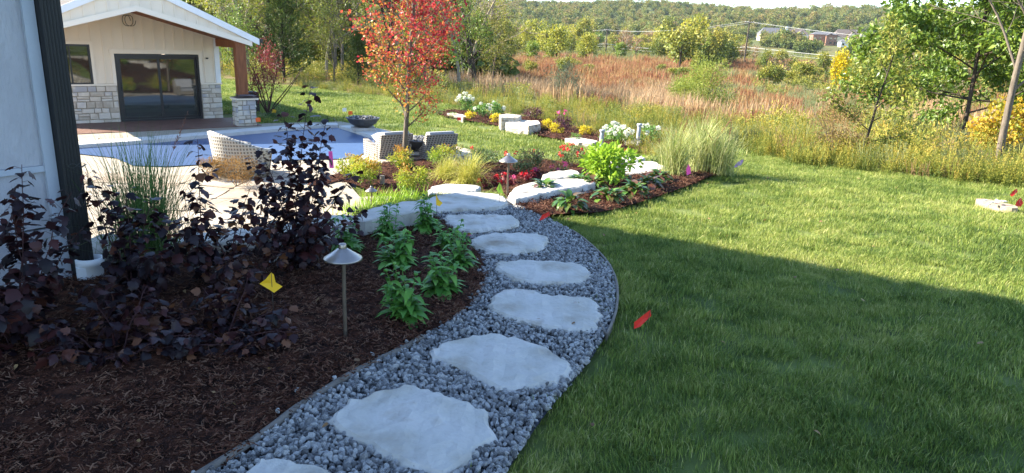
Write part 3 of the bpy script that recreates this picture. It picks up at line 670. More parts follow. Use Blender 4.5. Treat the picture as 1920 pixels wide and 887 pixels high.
    # main roof
    for s in (-1, 1):
        ue = RP + s * 3.40; mb = MB(); pf.prism(mb, [(RP, zo(RP) + .02), (ue, zo(ue) + .02), (ue, zo(ue) - .1), (RP, zo(RP) - .1)][::s], -9.4, 2.28); B(mb, 'roof', m_shing)
        mb = MB(); pf.prism(mb, [(RP, zo(RP) + .03), (RP + s * 3.42, zo(RP + s * 3.42) + .03), (RP + s * 3.42, zo(RP + s * 3.42) - .16), (RP, zo(RP) - .17)][::s], 2.285, 2.36); B(mb, 'fascia', m_white)
        mb = MB(); pf.prism(mb, [(RP, zi(RP)), (RP + s * 3.2, zi(RP + s * 3.2)), (RP + s * 3.2, zi(RP + s * 3.2) - .15), (RP, zi(RP) - .15)][::s], 2.20, 2.34); B(mb, 'lower_trim', m_trimc)
        mb = MB(); pf.prism(mb, [(RP, zi(RP) - .06), (RP + s * 3.2, zi(RP + s * 3.2) - .06), (RP + s * 3.2, zi(RP + s * 3.2) - .10), (RP, zi(RP) - .10)][::s], .06, 2.198); B(mb, 'porch_ceiling', m_cedar)
        for k in range(11):
            u = RP + s * (.12 + .3 * k)
            if zo(u) - .17 - zi(u) > .03:
                mb = MB(); pf.box(mb, u - .02, u + .02, 2.282, 2.30, zi(u), zo(u) - .18); B(mb, 'batten', m_siding)
        mb = MB(); pf.prism(mb, [(RP, zi(RP) - .03), (RP + s * 3.0, zi(RP + s * 3.0) - .03), (RP + s * 3.2, zo(RP + s * 3.2) - .1), (RP, zo(RP) - .1)][::s], 2.21, 2.28); B(mb, 'gable_panel', m_siding)
    mb = MB(); pf.box(mb, 3.70, 3.80, -9.3, 2.36, 2.60, 2.72); B(mb, 'gutter', m_black)
    # beam, post, stone pillar
    mb = MB(); pf.box(mb, 3.00, 3.26, .04, 1.98, 2.42, 2.66); B(mb, 'beam', m_cedar)
    mb = MB(); pf.box(mb, 2.97, 3.27, 2.0, 2.28, .95, 2.70); B(mb, 'post', m_cedar)
    p = B(pf.box(MB(), 2.86, 3.41, 1.93, 2.44, 0, .84), 'pillar', m_mortar)
    ps = Fr(pf.p(0, 0, 0), pf.d); rg = np.random.RandomState(9)
    def sub(fr, u0, u1, v):
        # stones as sub-parts of the pillar
        before = set(p.children); ashlar(fr, p, u0, u1, 0, .84, v, rg, m_veneer, .10, .17, .13, .26)
        for c in p.children:
            if c not in before: c.matrix_parent_inverse = Matrix.Identity(4)
    sub(pf, 2.85, 3.42, 2.44)
    f2 = Fr(pf.p(2.86, 1.93, 0), pf.n); f2.n = -pf.d; sub(f2, 0.0, .52, 0.0)
    f3 = Fr(pf.p(3.41, 2.44, 0), -pf.n); f3.n = pf.d; sub(f3, 0.0, .52, 0.0)
    mb = MB(); pf.box(mb, 2.80, 3.50, 1.87, 2.52, .845, .90); B(mb, 'pillar_cap', m_trimc)
    for k in range(7):
        mb = MB(); pf.box(mb, 2.80 + rg.uniform(-.04, .3), 3.3 + rg.uniform(-.1, .22), 1.87 + rg.uniform(0, .3), 2.3 + rg.uniform(0, .28), .905 + .014 * k, .917 + .014 * k); B(mb, 'slate', m_slate)
    mb = MB(); t = np.linspace(0, 12.6, 50); tube(mb, [pf.p(.36 + .13 * math.cos(a) + .01 * a, .09 + .01 * a, 3.14 + .17 * math.sin(a) + .01 * math.sin(3 * a)) for a in t], .009, 5); B(mb, 'cable_coil', m_black)
    mb = MB(); lathe(mb, [(0, .0), (.04, .0), (.045, .04), (0, .045)], n=10); box(mb, (0, 0, .02), (.02, .02, .06)); o = mb.build('junction_cap', m_black, h); o.location = tuple(pf.p(2.70, .03, 2.0) - pf.O)
    # loop all children made through ashlar on the wall
    for c in h.children:
        if c.name.split('.')[0] == 'stone': c.matrix_parent_inverse = inv
build_poolhouse()
# porch deck
mb = MB(); pf.box(mb, -7, 3.55, .0, 2.5, -.12, .034); tag(mb.build('porch_deck', m_deck, None), kind='structure')
def box_unit(c):
    e = empty('air_conditioner', c); tag(e, 'small black outdoor unit standing between the pool house and the stone pillar', 'outdoor unit')
    box(MB(), (0, 0, .38), (.5, .5, .72), rz=.6).build('casing', m_black, e); mb = MB()
    for k in range(8): box(mb, (0, 0, .12 + k * .07), (.53, .53, .012), rz=.6)
    mb.build('grille', m_galv, e); lathe(MB(), [(0, .76), (.2, .76), (.22, .74)], n=14).build('fan_cover', m_galv, e)
box_unit((-10.0, 27.2, -1.3))

# ------------------------------------------------------------------ pool, coping, patio
Z0 = -1.3
def flat_poly(name, pts, z, mat, th=.0, kind='structure', label=None):
    mb = MB(); vo, _, fo, _, _, _ = delaunay_2d_cdt([Vector(p) for p in pts], [], [list(range(len(pts)))], 1, 1e-6)
    V = np.array([[v.x, v.y, z] for v in vo]); mb.add(V, [f for f in fo if len(f) == 3])
    if th:
        n = len(pts); R = np.array([[x, y, z] for x, y in pts] + [[x, y, z - th] for x, y in pts]); mb.add(R, [(i, n + i, n + (i + 1) % n, (i + 1) % n) for i in range(n)])
    o = mb.build(name, mat, None); return tag(o, label, None, None, kind)
flat_poly('pool_cover', P_pool, -1.262, m_cover)
patio = flat_poly('patio', P_patio, -1.285, m_mortar, .1)
def coping(px, wd, hgt, blk, label):
    root = empty('pool_coping', (*at(*px[0], Z0), Z0)); tag(root, label, 'pool edge', 'pale coping around the pool')
    loc = Vector(root.location); P = [np.array(at(x, y, Z0)) for x, y in px]
    for i in range(len(P) - 1):
        a, b = P[i], P[i + 1]; L = np.linalg.norm(b - a); d = (b - a) / L; n = np.array([-d[1], d[0]]); k = max(1, int(L / blk))
        for j in range(k):
            s0, s1 = L * j / k + .006, L * (j + 1) / k - .006; c = a + d * (s0 + s1) / 2 + n * wd / 2
            mb = MB(); V = np.array([[x, y, z] for x in (-.5, .5) for y in (-.5, .5) for z in (-.5, .5)]) * [s1 - s0, wd, hgt]
            ax = np.array([[d[0], d[1], 0], [n[0], n[1], 0], [0, 0, 1.]]); mb.add(V @ ax + [c[0], c[1], Z0 + hgt / 2], BOXF)
            o = mb.build('coping_stone', m_coping, root); o.matrix_parent_inverse = Matrix.Translation(-loc)
coping([(-60, 300), (149, 281), (300, 270), (460, 255), (609, 242)], .62, .13, 1.5, 'long pale pool coping running below the pool house porch')
coping([(609, 242), (634, 242)], .62, .128, 1.5, 'short pale coping corner piece at the far end of the pool')
coping([(636, 243), (702, 264), (742, 279)], .85, .126, 1.3, 'sunlit pale coping on the right of the pool under the fire bowls')
coping([(702, 281), (670, 299)], .5, .02, 1.0, 'low pale edge at the right end of the pool behind the wicker chairs')
# irregular flagstones over the patio
def patio_stones():
    rg = np.random.RandomState(12); g = .95; X = np.arange(-13, 1, g); Y = np.arange(7, 24, g); J = rg.uniform(-.27, .27, (len(X), len(Y), 2)) * g
    root = patio; c = 0; pool = P_pool
    m3 = rg
    for i in range(len(X) - 1):
        for j in range(len(Y) - 1):
            q = [np.array([X[a] + J[a, b, 0], Y[b] + J[a, b, 1]]) for a, b in ((i, j), (i + 1, j), (i + 1, j + 1), (i, j + 1))]
            ctr = sum(q) / 4
            if not inpoly(ctr[0], ctr[1], P_patio) or inpoly(ctr[0], ctr[1], P_low): continue
            qs = [ctr + (p - ctr) * (1 - .022 / np.linalg.norm(p - ctr)) for p in q]
            if any(inpoly(p[0], p[1], pool) for p in qs) or any(not inpoly(p[0], p[1], P_patio) for p in qs): continue
            if (ctr[1] - 22.86) * .788 - (ctr[0] + 12.52) * .616 > -3.5: continue
            pts = []
            for k in range(4):
                a, b = qs[k], qs[(k + 1) % 4]; pts += [a + (b - a) * .05, (a + b) / 2 + rg.uniform(-.035, .035, 2), b + (a - b) * .05]
            n = len(pts); z = -1.262 + rg.uniform(-.004, .004); mb = MB()
            top = [[p[0], p[1], z] for p in pts]; bot = [[p[0], p[1], z - .03] for p in pts]
            mb.add(np.array(top + bot + [[ctr[0], ctr[1], z]]), [(k, n + k, n + (k + 1) % n, (k + 1) % n) for k in range(n)]); mb.also([(k, (k + 1) % n, 2 * n) for k in range(n)], 2 * n + 1)
            mb.build('flagstone', m_flag, root); c += 1
patio_stones()

# ------------------------------------------------------------------ fire bowls
m_bowl = M('bowl_metal', [(.05, .05, .052), (.09, .09, .09)], 6, .45, .2, 40, .5, metal=.3)
m_lava = M('lava_rock', [(.05, .05, .05), (.38, .38, .38), (.12, .12, .12)], 12, .8, .4, 60, objrnd=.8)
R_lava = rocks(m_lava, 4, 1)
def bowl(loc, label, r=.5):
    b = empty('fire_bowl', loc); tag(b, label, 'fire bowl', 'fire bowls on the pool coping')
    box(MB(), (0, 0, .04), (.7, .7, .08), rz=.3).build('pedestal', m_lime, b)
    mb = MB(); lathe(mb, [(.17, .08), (.26, .11), (.40, .20), (r, .34), (r + .02, .37), (r - .02, .375), (.44, .34), (0, .33)], n=30); mb.build('bowl', m_bowl, b, True)
    mb = MB(); rg = np.random.RandomState(4)
    for k in range(170):
        me = R_lava[k % 4]; V = np.array([v.co[:] for v in me.vertices]); F = np.array([p.vertices[:] for p in me.polygons]); a = rg.uniform(0, 6.28); q = r * .9 * math.sqrt(rg.rand())
        mb.add(V * rg.uniform(.03, .055) @ np.linalg.qr(rg.normal(0, 1, (3, 3)))[0] + [q * math.cos(a), q * math.sin(a), .355 + .05 * (1 - (q / r) ** 2)], F)
    mb.build('lava_rock', m_lava, b)['kind'] = 'stuff'
bx_, by_ = at(681, 243, -1.18); bowl((bx_, by_, -1.18), 'dark round fire bowl standing on the sunlit coping corner beyond the pool')
bx_, by_ = at(790, 284, -1.18); bowl((bx_, by_, -1.22), 'fire bowl of lava rock partly hidden behind the right wicker chair', .55)

# ------------------------------------------------------------------ wicker chairs
def wicker(name, lo, hi, sc=38):
    m = bpy.data.materials.new(name); m.use_nodes = True; nt = m.node_tree; b = nt.nodes['Principled BSDF']
    tc = nt.nodes.new('ShaderNodeTexCoord'); facs = []
    sx = nt.nodes.new('ShaderNodeSeparateXYZ'); nt.links.new(tc.outputs['Object'], sx.inputs[0])
    xy = nt.nodes.new('ShaderNodeMath'); xy.operation = 'ADD'; nt.links.new(sx.outputs[0], xy.inputs[0]); nt.links.new(sx.outputs[1], xy.inputs[1])
    for src, k in ((sx.outputs[2], sc * 3.4), (xy.outputs[0], sc * 3.0)):
        mu = nt.nodes.new('ShaderNodeMath'); mu.operation = 'MULTIPLY'; mu.inputs[1].default_value = k; nt.links.new(src, mu.inputs[0])
        sn = nt.nodes.new('ShaderNodeMath'); sn.operation = 'SINE'; nt.links.new(mu.outputs[0], sn.inputs[0]); facs.append(sn.outputs[0])
    mx = nt.nodes.new('ShaderNodeMath'); mx.operation = 'MAXIMUM'; nt.links.new(facs[0], mx.inputs[0]); nt.links.new(facs[1], mx.inputs[1])
    mr = nt.nodes.new('ShaderNodeMapRange'); mr.inputs[1].default_value = -.6; mr.inputs[2].default_value = .8; nt.links.new(mx.outputs[0], mr.inputs[0])
    r = _ramp(nt, [lo, hi]); nt.links.new(mr.outputs[0], r.inputs[0]); nt.links.new(r.outputs[0], b.inputs['Base Color'])
    bp = nt.nodes.new('ShaderNodeBump'); bp.inputs['Strength'].default_value = .8; bp.inputs['Distance'].default_value = .01; nt.links.new(mr.outputs[0], bp.inputs['Height']); nt.links.new(bp.outputs[0], b.inputs['Normal'])
    b.inputs['Roughness'].default_value = .7; return m
m_wick = wicker('grey_wicker', (.03, .026, .022), (.30, .265, .22), 24); m_wickc = wicker('cream_wicker', (.14, .12, .095), (.44, .40, .33), 26)
m_cush = M('grey_cushion', [(.30, .31, .33), (.36, .37, .39)], 4, .9, .2, 80)
def armchair(loc, rz, label):
    e = empty('wicker_armchair', loc, rz); e.scale = (.95, 1, .68); tag(e, label, 'armchair', 'grey wicker armchairs facing the pool')
    # faces +y; back at -y
    def prism_x(mb, prof, x0, x1):
        n = len(prof); V = np.array([[x0, y, z] for y, z in prof] + [[x1, y, z] for y, z in prof]); mb.add(V, [(i, (i + 1) % n, n + (i + 1) % n, n + i) for i in range(n)])
        mb.also([(0, i, i + 1) for i in range(1, n - 1)] + [(n, n + i + 1, n + i) for i in range(1, n - 1)], 2 * n); return mb
    for s in (-1, 1):
        prism_x(MB(), [(.42, .0), (.42, .56), (-.30, .36 + .2), (-.34, .60), (-.36, .0)] if 0 else [(.42, 0), (.44, .60), (-.12, .44), (-.34, .52), (-.36, 0)], s * .40 - .06, s * .40 + .06).build('arm', m_wick, e)
    prism_x(MB(), [(-.30, .0), (-.24, .40), (-.46, .88), (-.56, .88), (-.42, .0)], -.46, .46).build('backrest', m_wick, e)
    prism_x(MB(), [(.42, .04), (.42, .26), (-.30, .26), (-.30, .04)], -.339, .339).build('seat', m_wick, e)
    prism_x(MB(), [(.44, .265), (.45, .38), (.40, .41), (-.22, .38), (-.24, .265)], -.33, .33).build('seat_cushion', m_cush, e)
    prism_x(MB(), [(-.16, .385), (-.10, .45), (-.34, .95), (-.52, .97), (-.53, .885), (-.44, .884), (-.23, .40)], -.36, .36).build('back_cushion', m_cush, e)
x, y = at(722, 298, Z0); armchair((x, y + .3, -1.262), math.radians(38), 'grey wicker armchair left of the red-leaved maple trunk')
x, y = at(808, 297, Z0); armchair((x, y + .3, -1.262), math.radians(34), 'grey wicker armchair right of the red-leaved maple trunk')
def barrel(loc, rz):
    e = empty('barrel_chair', loc, rz); tag(e, 'large cream wicker barrel chair with a high curved back behind the purple shrubs', 'armchair')
    n = 30; a = np.linspace(math.radians(-125), math.radians(125), n); R = .62
    hgt = .56 + .36 * np.clip(np.cos(a * .72), 0, 1) ** 1.6
    prof = []
    mb = MB(); V = []
    for i in range(n):
        c, s_ = -math.cos(a[i]), math.sin(a[i])
        for rr, z in ((R - .05, .0), (R, .45), (R + .05, hgt[i] - .05), (R + .06, hgt[i] + .01), (R - .0, hgt[i] + .03), (R - .07, hgt[i]), (R - .10, .42), (R - .12, .05)): V.append([rr * s_, rr * c, z])
    k = 8; F = [(i * k + j, (i + 1) * k + j, (i + 1) * k + (j + 1) % k, i * k + (j + 1) % k) for i in range(n - 1) for j in range(k)]
    mb.add(V, F); mb.also([(0, q, q + 1) for q in range(1, k - 1)] + [((n - 1) * k, (n - 1) * k + q + 1, (n - 1) * k + q) for q in range(1, k - 1)], n * k); mb.build('backrest', m_wickc, e, True)
    lathe(MB(), [(0, .05), (.48, .05), (.49, .30), (0, .30)], n=24).build('seat', m_wickc, e); lathe(MB(), [(0, .305), (.46, .305), (.48, .36), (.44, .44), (0, .46)], n=24).build('seat_cushion', m_cush, e, True)
x, y = at(460, 330, Z0); barrel((x, y, -1.262), math.radians(-48))

# ------------------------------------------------------------------ path lights
m_bronze = M('aged_bronze', [(.26, .22, .19), (.34, .30, .27), (.28, .24, .21)], 4, .34, .08, 60, .5, metal=.9)
m_post = M('bronze_post', [(.10, .075, .055), (.16, .12, .085)], 14, .5, .2, 60, .5, metal=.5)
def make_light(loc, h, label):
    e = empty('path_light', loc); tag(e, label, 'garden light', 'bronze hat-shaped path lights')
    tube(MB(), [(0, 0, -.05), (0, 0, h * .5), (.004, 0, h - .06)], .011, 12).build('post', m_post, e, True)
    s = 1.0
    lathe(MB(), [(.0, h - .058), (.02, h - .06), (.100, h - .074), (.108, h - .072), (.104, h - .062), (.066, h - .038), (.030, h - .012), (.024, h - .008)], n=36).build('shade', m_bronze, e, True)
    lathe(MB(), [(.021, h - .012), (.021, h + .012), (.018, h + .018), (0, h + .019)], n=20).build('finial', m_bronze, e, True)
    return e
x, y = at(648, 636, 0); PL = make_light((x, y, .0), .555, 'bronze path light with a wide hat shade standing in the dark mulch in front')
x, y = on(951, 373); make_light((x, y, H1(x, y)), .50, 'bronze path light at the right end of the threshold slab')
x, y = at(697, 392, -1.33); make_light((x, y, -1.33), .40, 'small path light behind the wall stones beside the sunlit patio')
x, y = at(717, 352, -1.3); m_stub = M('grey_stub', [(.22, .18, .15), (.3, .25, .2)], 6, .7, .2, 40)
tag(tube(MB(), [(x, y, -1.4), (x, y, -1.12), (x, y, -1.05)], .05, 12).build('stub_post', m_stub, None, True), 'short round brown post stub in the mulch under the maple', 'post')
# white vent pipes
for (px, py, hh, lab) in ((1127, 274, .52, 'grey capped vent pipe between the white flowers and the flat stone'), (1196, 268, .62, 'grey capped vent pipe, the taller and more distant of two')):
    x, y = at(px, py, -1.25); e = empty('vent_pipe', (x, y, H1(x, y))); tag(e, lab, 'pipe', 'capped vent pipes in the far mulch bed')
    tube(MB(), [(0, 0, -.1), (0, 0, hh * .5), (.01, 0, hh - .05)], .058, 14).build('pipe', m_bluetrim, e, True)
    lathe(MB(), [(.06, hh - .06), (.082, hh - .05), (.082, hh), (.07, hh + .015), (0, hh + .02)], (.01, 0, 0), 14).build('cap', m_bluetrim, e, True)
# boulders and flat stones in the far bed
GB = 'limestone blocks in the far mulch bed'
def block(px, th, ztop, lab, seed, nm='limestone_block'):
    c = at(sum(p[0] for p in px) / len(px), sum(p[1] for p in px) / len(px), -1.3 + ztop)
    poly = [at(x, y, -1.3 + ztop) for x, y in px]; poly = resample(poly, .12); q = [(a - c[0], b - c[1]) for a, b in poly]
    o = bpy.data.objects.new(nm, stone_mesh(nm, q, th, m_limed, np.random.RandomState(seed), .02, .02, .10)); COL.objects.link(o); o.location = (c[0], c[1], -1.3 + ztop); tag(o, lab, 'stone', GB)
block([(948, 224), (1010, 226), (1014, 232), (991, 236), (950, 230), (943, 226)], .40, .31, 'large rectangular limestone block, front one of a pair in the far bed', 51)
block([(936, 215), (948, 213), (978, 216), (972, 220), (940, 220)], .5, .46, 'limestone block lying just behind the larger front block', 52)
block([(838, 212), (850, 211), (878, 217), (868, 220)], .2, .14, 'narrow flat limestone at the left end of the far bed', 53)
block([(1058, 259), (1085, 257), (1122, 264), (1112, 269), (1085, 267)], .18, .12, 'flat white limestone left of the nearer vent pipe', 54)
block([(1168, 259), (1188, 258), (1205, 264), (1196, 269), (1172, 267)], .2, .14, 'pale flat stone behind the taller vent pipe', 55)
block([(838, 280), (850, 276), (884, 286), (880, 292), (840, 290)], .2, .14, 'pale concrete end block past the right wicker chair', 56)

# ------------------------------------------------------------------ marking flags
def cloth(name, col): return M(name, [col, tuple(c * .85 for c in col)], 6, .6, .15, 30)
m_fl = {'yellow': cloth('flag_yellow', (.80, .45, .01)), 'lime': cloth('flag_lime', (.62, .78, .05)), 'red': cloth('flag_red', (.75, .035, .02)), 'pink': cloth('flag_pink', (.85, .08, .32)), 'lavender': cloth('flag_lavender', (.55, .32, .62)), 'orange': cloth('flag_orange', (.85, .13, .02)), 'green': cloth('flag_green', (.02, .42, .2)), 'white': cloth('flag_white', (.75, .75, .72))}
def flag(col, px, py, zc, size, shape, label, droop=0.0, wire=True, ground=None):
    """zc: height of the cloth centre; shape: outline in units of size, x right z up as seen from the path"""
    x, y = at(px, py, zc); g = H1(x, y) if ground is None else ground
    e = empty('marking_flag', (x, y, g), -math.atan2(x, y)); tag(e, label, 'flag', 'small wire marking flags')
    n = len(shape); V = [[a * size, .25 * size * math.sin(3 * a + b), zc - g + b * size] for a, b in shape] + [[0, .05 * size, zc - g]]; mb = MB(); mb.add(V, [(i, (i + 1) % n, n) for i in range(n)])
    o = mb.build('cloth', m_fl[col], e)
    if wire:
        tx, tz = shape[0]; tube(MB(), [(tx * size, 0, zc - g + tz * size), (tx * size * .6, 0, (zc - g) * .5), (0, .02, -.03)], .0012 + .0003 * y / 3, 5).build('wire', m_galv, e)
SQ = [(-.5, .42), (.0, .5), (.5, .42), (.5, -.4), (-.5, -.42)]
flag('yellow', 509, 531, .30, .115, [(.02, .52), (.14, .38), (.20, -.02), (.52, -.30), (.10, -.5), (-.15, -.25), (-.56, .10), (-.25, .28)], 'bright yellow flag leaning in the dark mulch between the ninebark and the path light')
flag('yellow', 823, 376, .30, .12, [(-.22, .55), (-.05, .1), (.28, -.22), (.05, -.42), (-.20, -.30)], 'folded yellow flag above the green coneflowers by the threshold slab')
flag('pink', 620, 300, .79, .07, [(-.2, .9), (.2, .9), (.3, -.9), (-.15, -.8)], 'short pink ribbon hanging in the tallest purple ninebark', wire=False)
flag('lime', 937, 353, .18, .12, [(-.0, .5), (.15, .1), (.32, -.5), (-.1, -.35), (-.3, -.05)], 'lime yellow flag beside the path light on the threshold')
flag('red', 1205, 599, .13, .095, [(.42, .60), (.50, .2), (-.1, -.42), (-.48, -.60), (-.50, -.15), (.0, .25)], 'red flag standing low in the shaded lawn right of the path')
flag('red', 1021, 405, .06, .12, [(.38, .32), (.45, .0), (-.2, -.3), (-.45, -.35), (-.2, .1)], 'red flag lying where gravel, mulch and lawn meet')
flag('pink', 1291, 318, .05, .15, [(-.1, .5), (.15, .2), (.25, -.35), (-.1, -.5), (-.2, 0)], 'pink flag on a wire in front of the tall fountain grasses')
flag('lavender', 1385, 307, .0, .14, [(.45, .5), (.35, -.05), (-.3, -.42), (-.5, -.4), (-.1, .2)], 'lavender flag alone on the sunlit lawn right of the fountain grasses')
flag('red', 1911, 379, -.05, .12, [(.05, .5), (.35, -.1), (.2, -.5), (-.3, -.4), (-.2, .1)], 'red flag near the bare dirt patch at the right edge')
flag('red', 1901, 361, -.05, .11, [(.2, .5), (.35, .1), (-.1, -.5), (-.35, -.3), (-.1, .2)], 'orange red flag half hidden in the weeds at the right edge')
flag('orange', 657, 212, -1.0, .14, SQ, 'small orange flag on the far lawn above the left fire bowl')
flag('white', 646, 206, -.95, .14, SQ, 'small pale flag beside the orange one on the far lawn')
flag('orange', 484, 225, -1.05, .15, SQ, 'orange flag on the shaded lawn right of the stone pillar')
flag('yellow', 514, 209, -1.05, .14, SQ, 'yellow flag on the lawn edge of the pool house shadow')
flag('green', 945, 234, -1.15, .14, SQ, 'small green flag at the left end of the large limestone block')
flag('red', 861, 223, -1.15, .13, SQ, 'red flag in the left end of the far mulch bed')
x, y = at(1862, 391, -.27)
poly = [at(a, b, H1(x, y)) for a, b in ((1822, 383), (1850, 384), (1880, 391), (1908, 399), (1902, 403), (1875, 398), (1845, 390))]
cxy = (sum(p[0] for p in poly) / 7, sum(p[1] for p in poly) / 7)
m_dirt = M('bare_dirt', [(.30, .21, .14), (.42, .32, .23)], 12, .95, .6, 40)
g_ = H1(*cxy); flat_poly('dirt_patch', smooth_poly(poly, 1), g_ + .055, m_dirt, .08, 'structure')
mb = MB(); rg = np.random.RandomState(8)
for k in range(9): box(mb, (rg.normal(0, .08), rg.normal(0, .05), .02 + .005 * k), (rg.uniform(.03, .07), .025, .012), rz=rg.uniform(0, 3))
o = mb.build('rubble_heap', m_coping, None); x, y = at(1869, 392, g_); o.location = (x, y, g_ + .05); tag(o, 'small pale heap of broken stone on the bare dirt patch in the lawn', 'rubble')

# pallets of limestone on the grassy rise to the right of the view (they show in the pool house glass)
for k, (X_, Y_, hh) in enumerate(((19.0, -2.6, 7), (21.6, -1.2, 6), (20.6, -5.6, 8), (24.5, -6.0, 7))):
    e = empty('stone_pallet', (X_, Y_, H1(X_, Y_)), .5 * k); tag(e, ['stack of pale limestone slabs nearest the lawn edge', 'shorter stack of pale limestone slabs beside the weeds', 'tallest stack of pale limestone slabs', 'stack of pale limestone slabs furthest up the rise'][k], 'stone stack', 'stacks of limestone slabs on the grassy rise'); rg = np.random.RandomState(60 + k)
    for i in range(hh): box(MB(), (rg.normal(0, .06), rg.normal(0, .06), .12 + .23 * i), (1.9 + rg.uniform(-.2, .2), 1.2 + rg.uniform(-.15, .15), .2), rz=rg.normal(0, .04)).build('slab', m_limed, e)

# ------------------------------------------------------------------ plants
def lmat(P, D, N, s, wx=1.0):
    D = Vector(D).normalized(); X = D.cross(Vector(N)); X = X.normalized() if X.length > 1e-6 else Vector((1, 0, 0)); Z = X.cross(D)
    m = Matrix(((X[0] * s * wx, D[0] * s, Z[0] * s, P[0]), (X[1] * s * wx, D[1] * s, Z[1] * s, P[1]), (X[2] * s * wx, D[2] * s, Z[2] * s, P[2]), (0, 0, 0, 1))); return m
m_nine = leafmat('ninebark_leaf', [(.011, .006, .008), (.021, .010, .013), (.032, .012, .014), (.065, .018, .016), (.16, .065, .03)], .9, .25, .42, spec=.28)
m_cone = leafmat('coneflower_leaf', [(.045, .14, .02), (.08, .22, .03), (.13, .30, .045), (.20, .38, .08)], .8, .25, .5, spec=.35)
m_berg = leafmat('bergenia_leaf', [(.03, .08, .015), (.06, .14, .022), (.12, .21, .03), (.11, .07, .03), (.18, .07, .05)], 1.0, .2, .32, spec=.5)
m_fgrass = leafmat('green_grass_blade', [(.045, .11, .02), (.075, .16, .035), (.13, .20, .06), (.24, .22, .10)], 0, .3, .55)
m_ygrass = leafmat('yellow_grass_blade', [(.16, .22, .05), (.32, .36, .10), (.48, .48, .20), (.60, .54, .32)], 0, .35, .55)
m_ygold = leafmat('golden_grass_blade', [(.20, .26, .03), (.38, .38, .06), (.55, .50, .12), (.60, .50, .22)], 0, .35, .55)
m_plume = leafmat('red_plume', [(.16, .055, .04), (.30, .12, .08), (.34, .20, .12)], 0, .3, .8)
m_spir = leafmat('gold_green_leaf', [(.10, .20, .02), (.22, .32, .03), (.42, .42, .04), (.45, .20, .04)], 0, .35, .5)
m_ymound = leafmat('yellow_leaf', [(.30, .24, .01), (.58, .46, .02), (.70, .58, .04)], 0, .4, .5)
m_lime_l = leafmat('lime_leaf', [(.12, .24, .02), (.26, .40, .03), (.42, .52, .04)], 0, .4, .45)
m_rosel = leafmat('rose_leaf', [(.035, .08, .022), (.07, .13, .04), (.13, .17, .06), (.26, .11, .06)], 0, .25, .45)
m_hydl = leafmat('hydrangea_leaf', [(.07, .18, .03), (.14, .27, .05), (.22, .34, .08)], 0, .3, .5)
m_petw = leafmat('white_petal', [(.62, .64, .50), (.78, .78, .68)], 0, .3, .6)
m_petr = leafmat('red_petal', [(.55, .012, .02), (.75, .03, .05)], .5, .3, .5)
m_petp = leafmat('pink_petal', [(.72, .05, .22), (.8, .2, .35)], .5, .3, .5)
m_peto = leafmat('orange_petal', [(.75, .22, .02), (.8, .4, .03)], .5, .3, .5)
m_purp = leafmat('small_purple_leaf', [(.04, .018, .025), (.09, .03, .04), (.14, .05, .05)], 0, .25, .4)
m_burg = leafmat('burgundy_leaf', [(.07, .018, .02), (.20, .035, .04), (.32, .07, .06)], 0, .3, .45)
m_copper = leafmat('copper_twig', [(.16, .085, .03), (.30, .17, .05), (.38, .26, .09)], 0, .25, .7)

LN = [bpy.data.meshes.new('x') for _ in range(0)]
def leafmesh(name, shape, mat, rnd=.5):
    mb = MB(); mb.add(shape[0], shape[1], rnd); return mb.mesh(name, mat, True)
NL = [leafmesh('ninebark_leaf', S_lobed(.12, .26), m_nine, .36), leafmesh('ninebark_leaf', S_lobed(.5, .34), m_nine, .42), leafmesh('ninebark_leaf', S_lobed(.9, .42), m_nine, .34), leafmesh('ninebark_leaf', S_lobed(.3, -.22), m_nine, .5)]
CL = [leafmesh('coneflower_leaf', S_lance(.44, .55), m_cone, .55), leafmesh('coneflower_leaf', S_lance(.50, .9), m_cone, .45), leafmesh('coneflower_leaf', S_lance(.42, .4), m_cone, .7)]
BL = [leafmesh('bergenia_leaf', S_lance(.50, .5), m_berg, .35), leafmesh('bergenia_leaf', S_lance(.58, .85), m_berg, .5)]

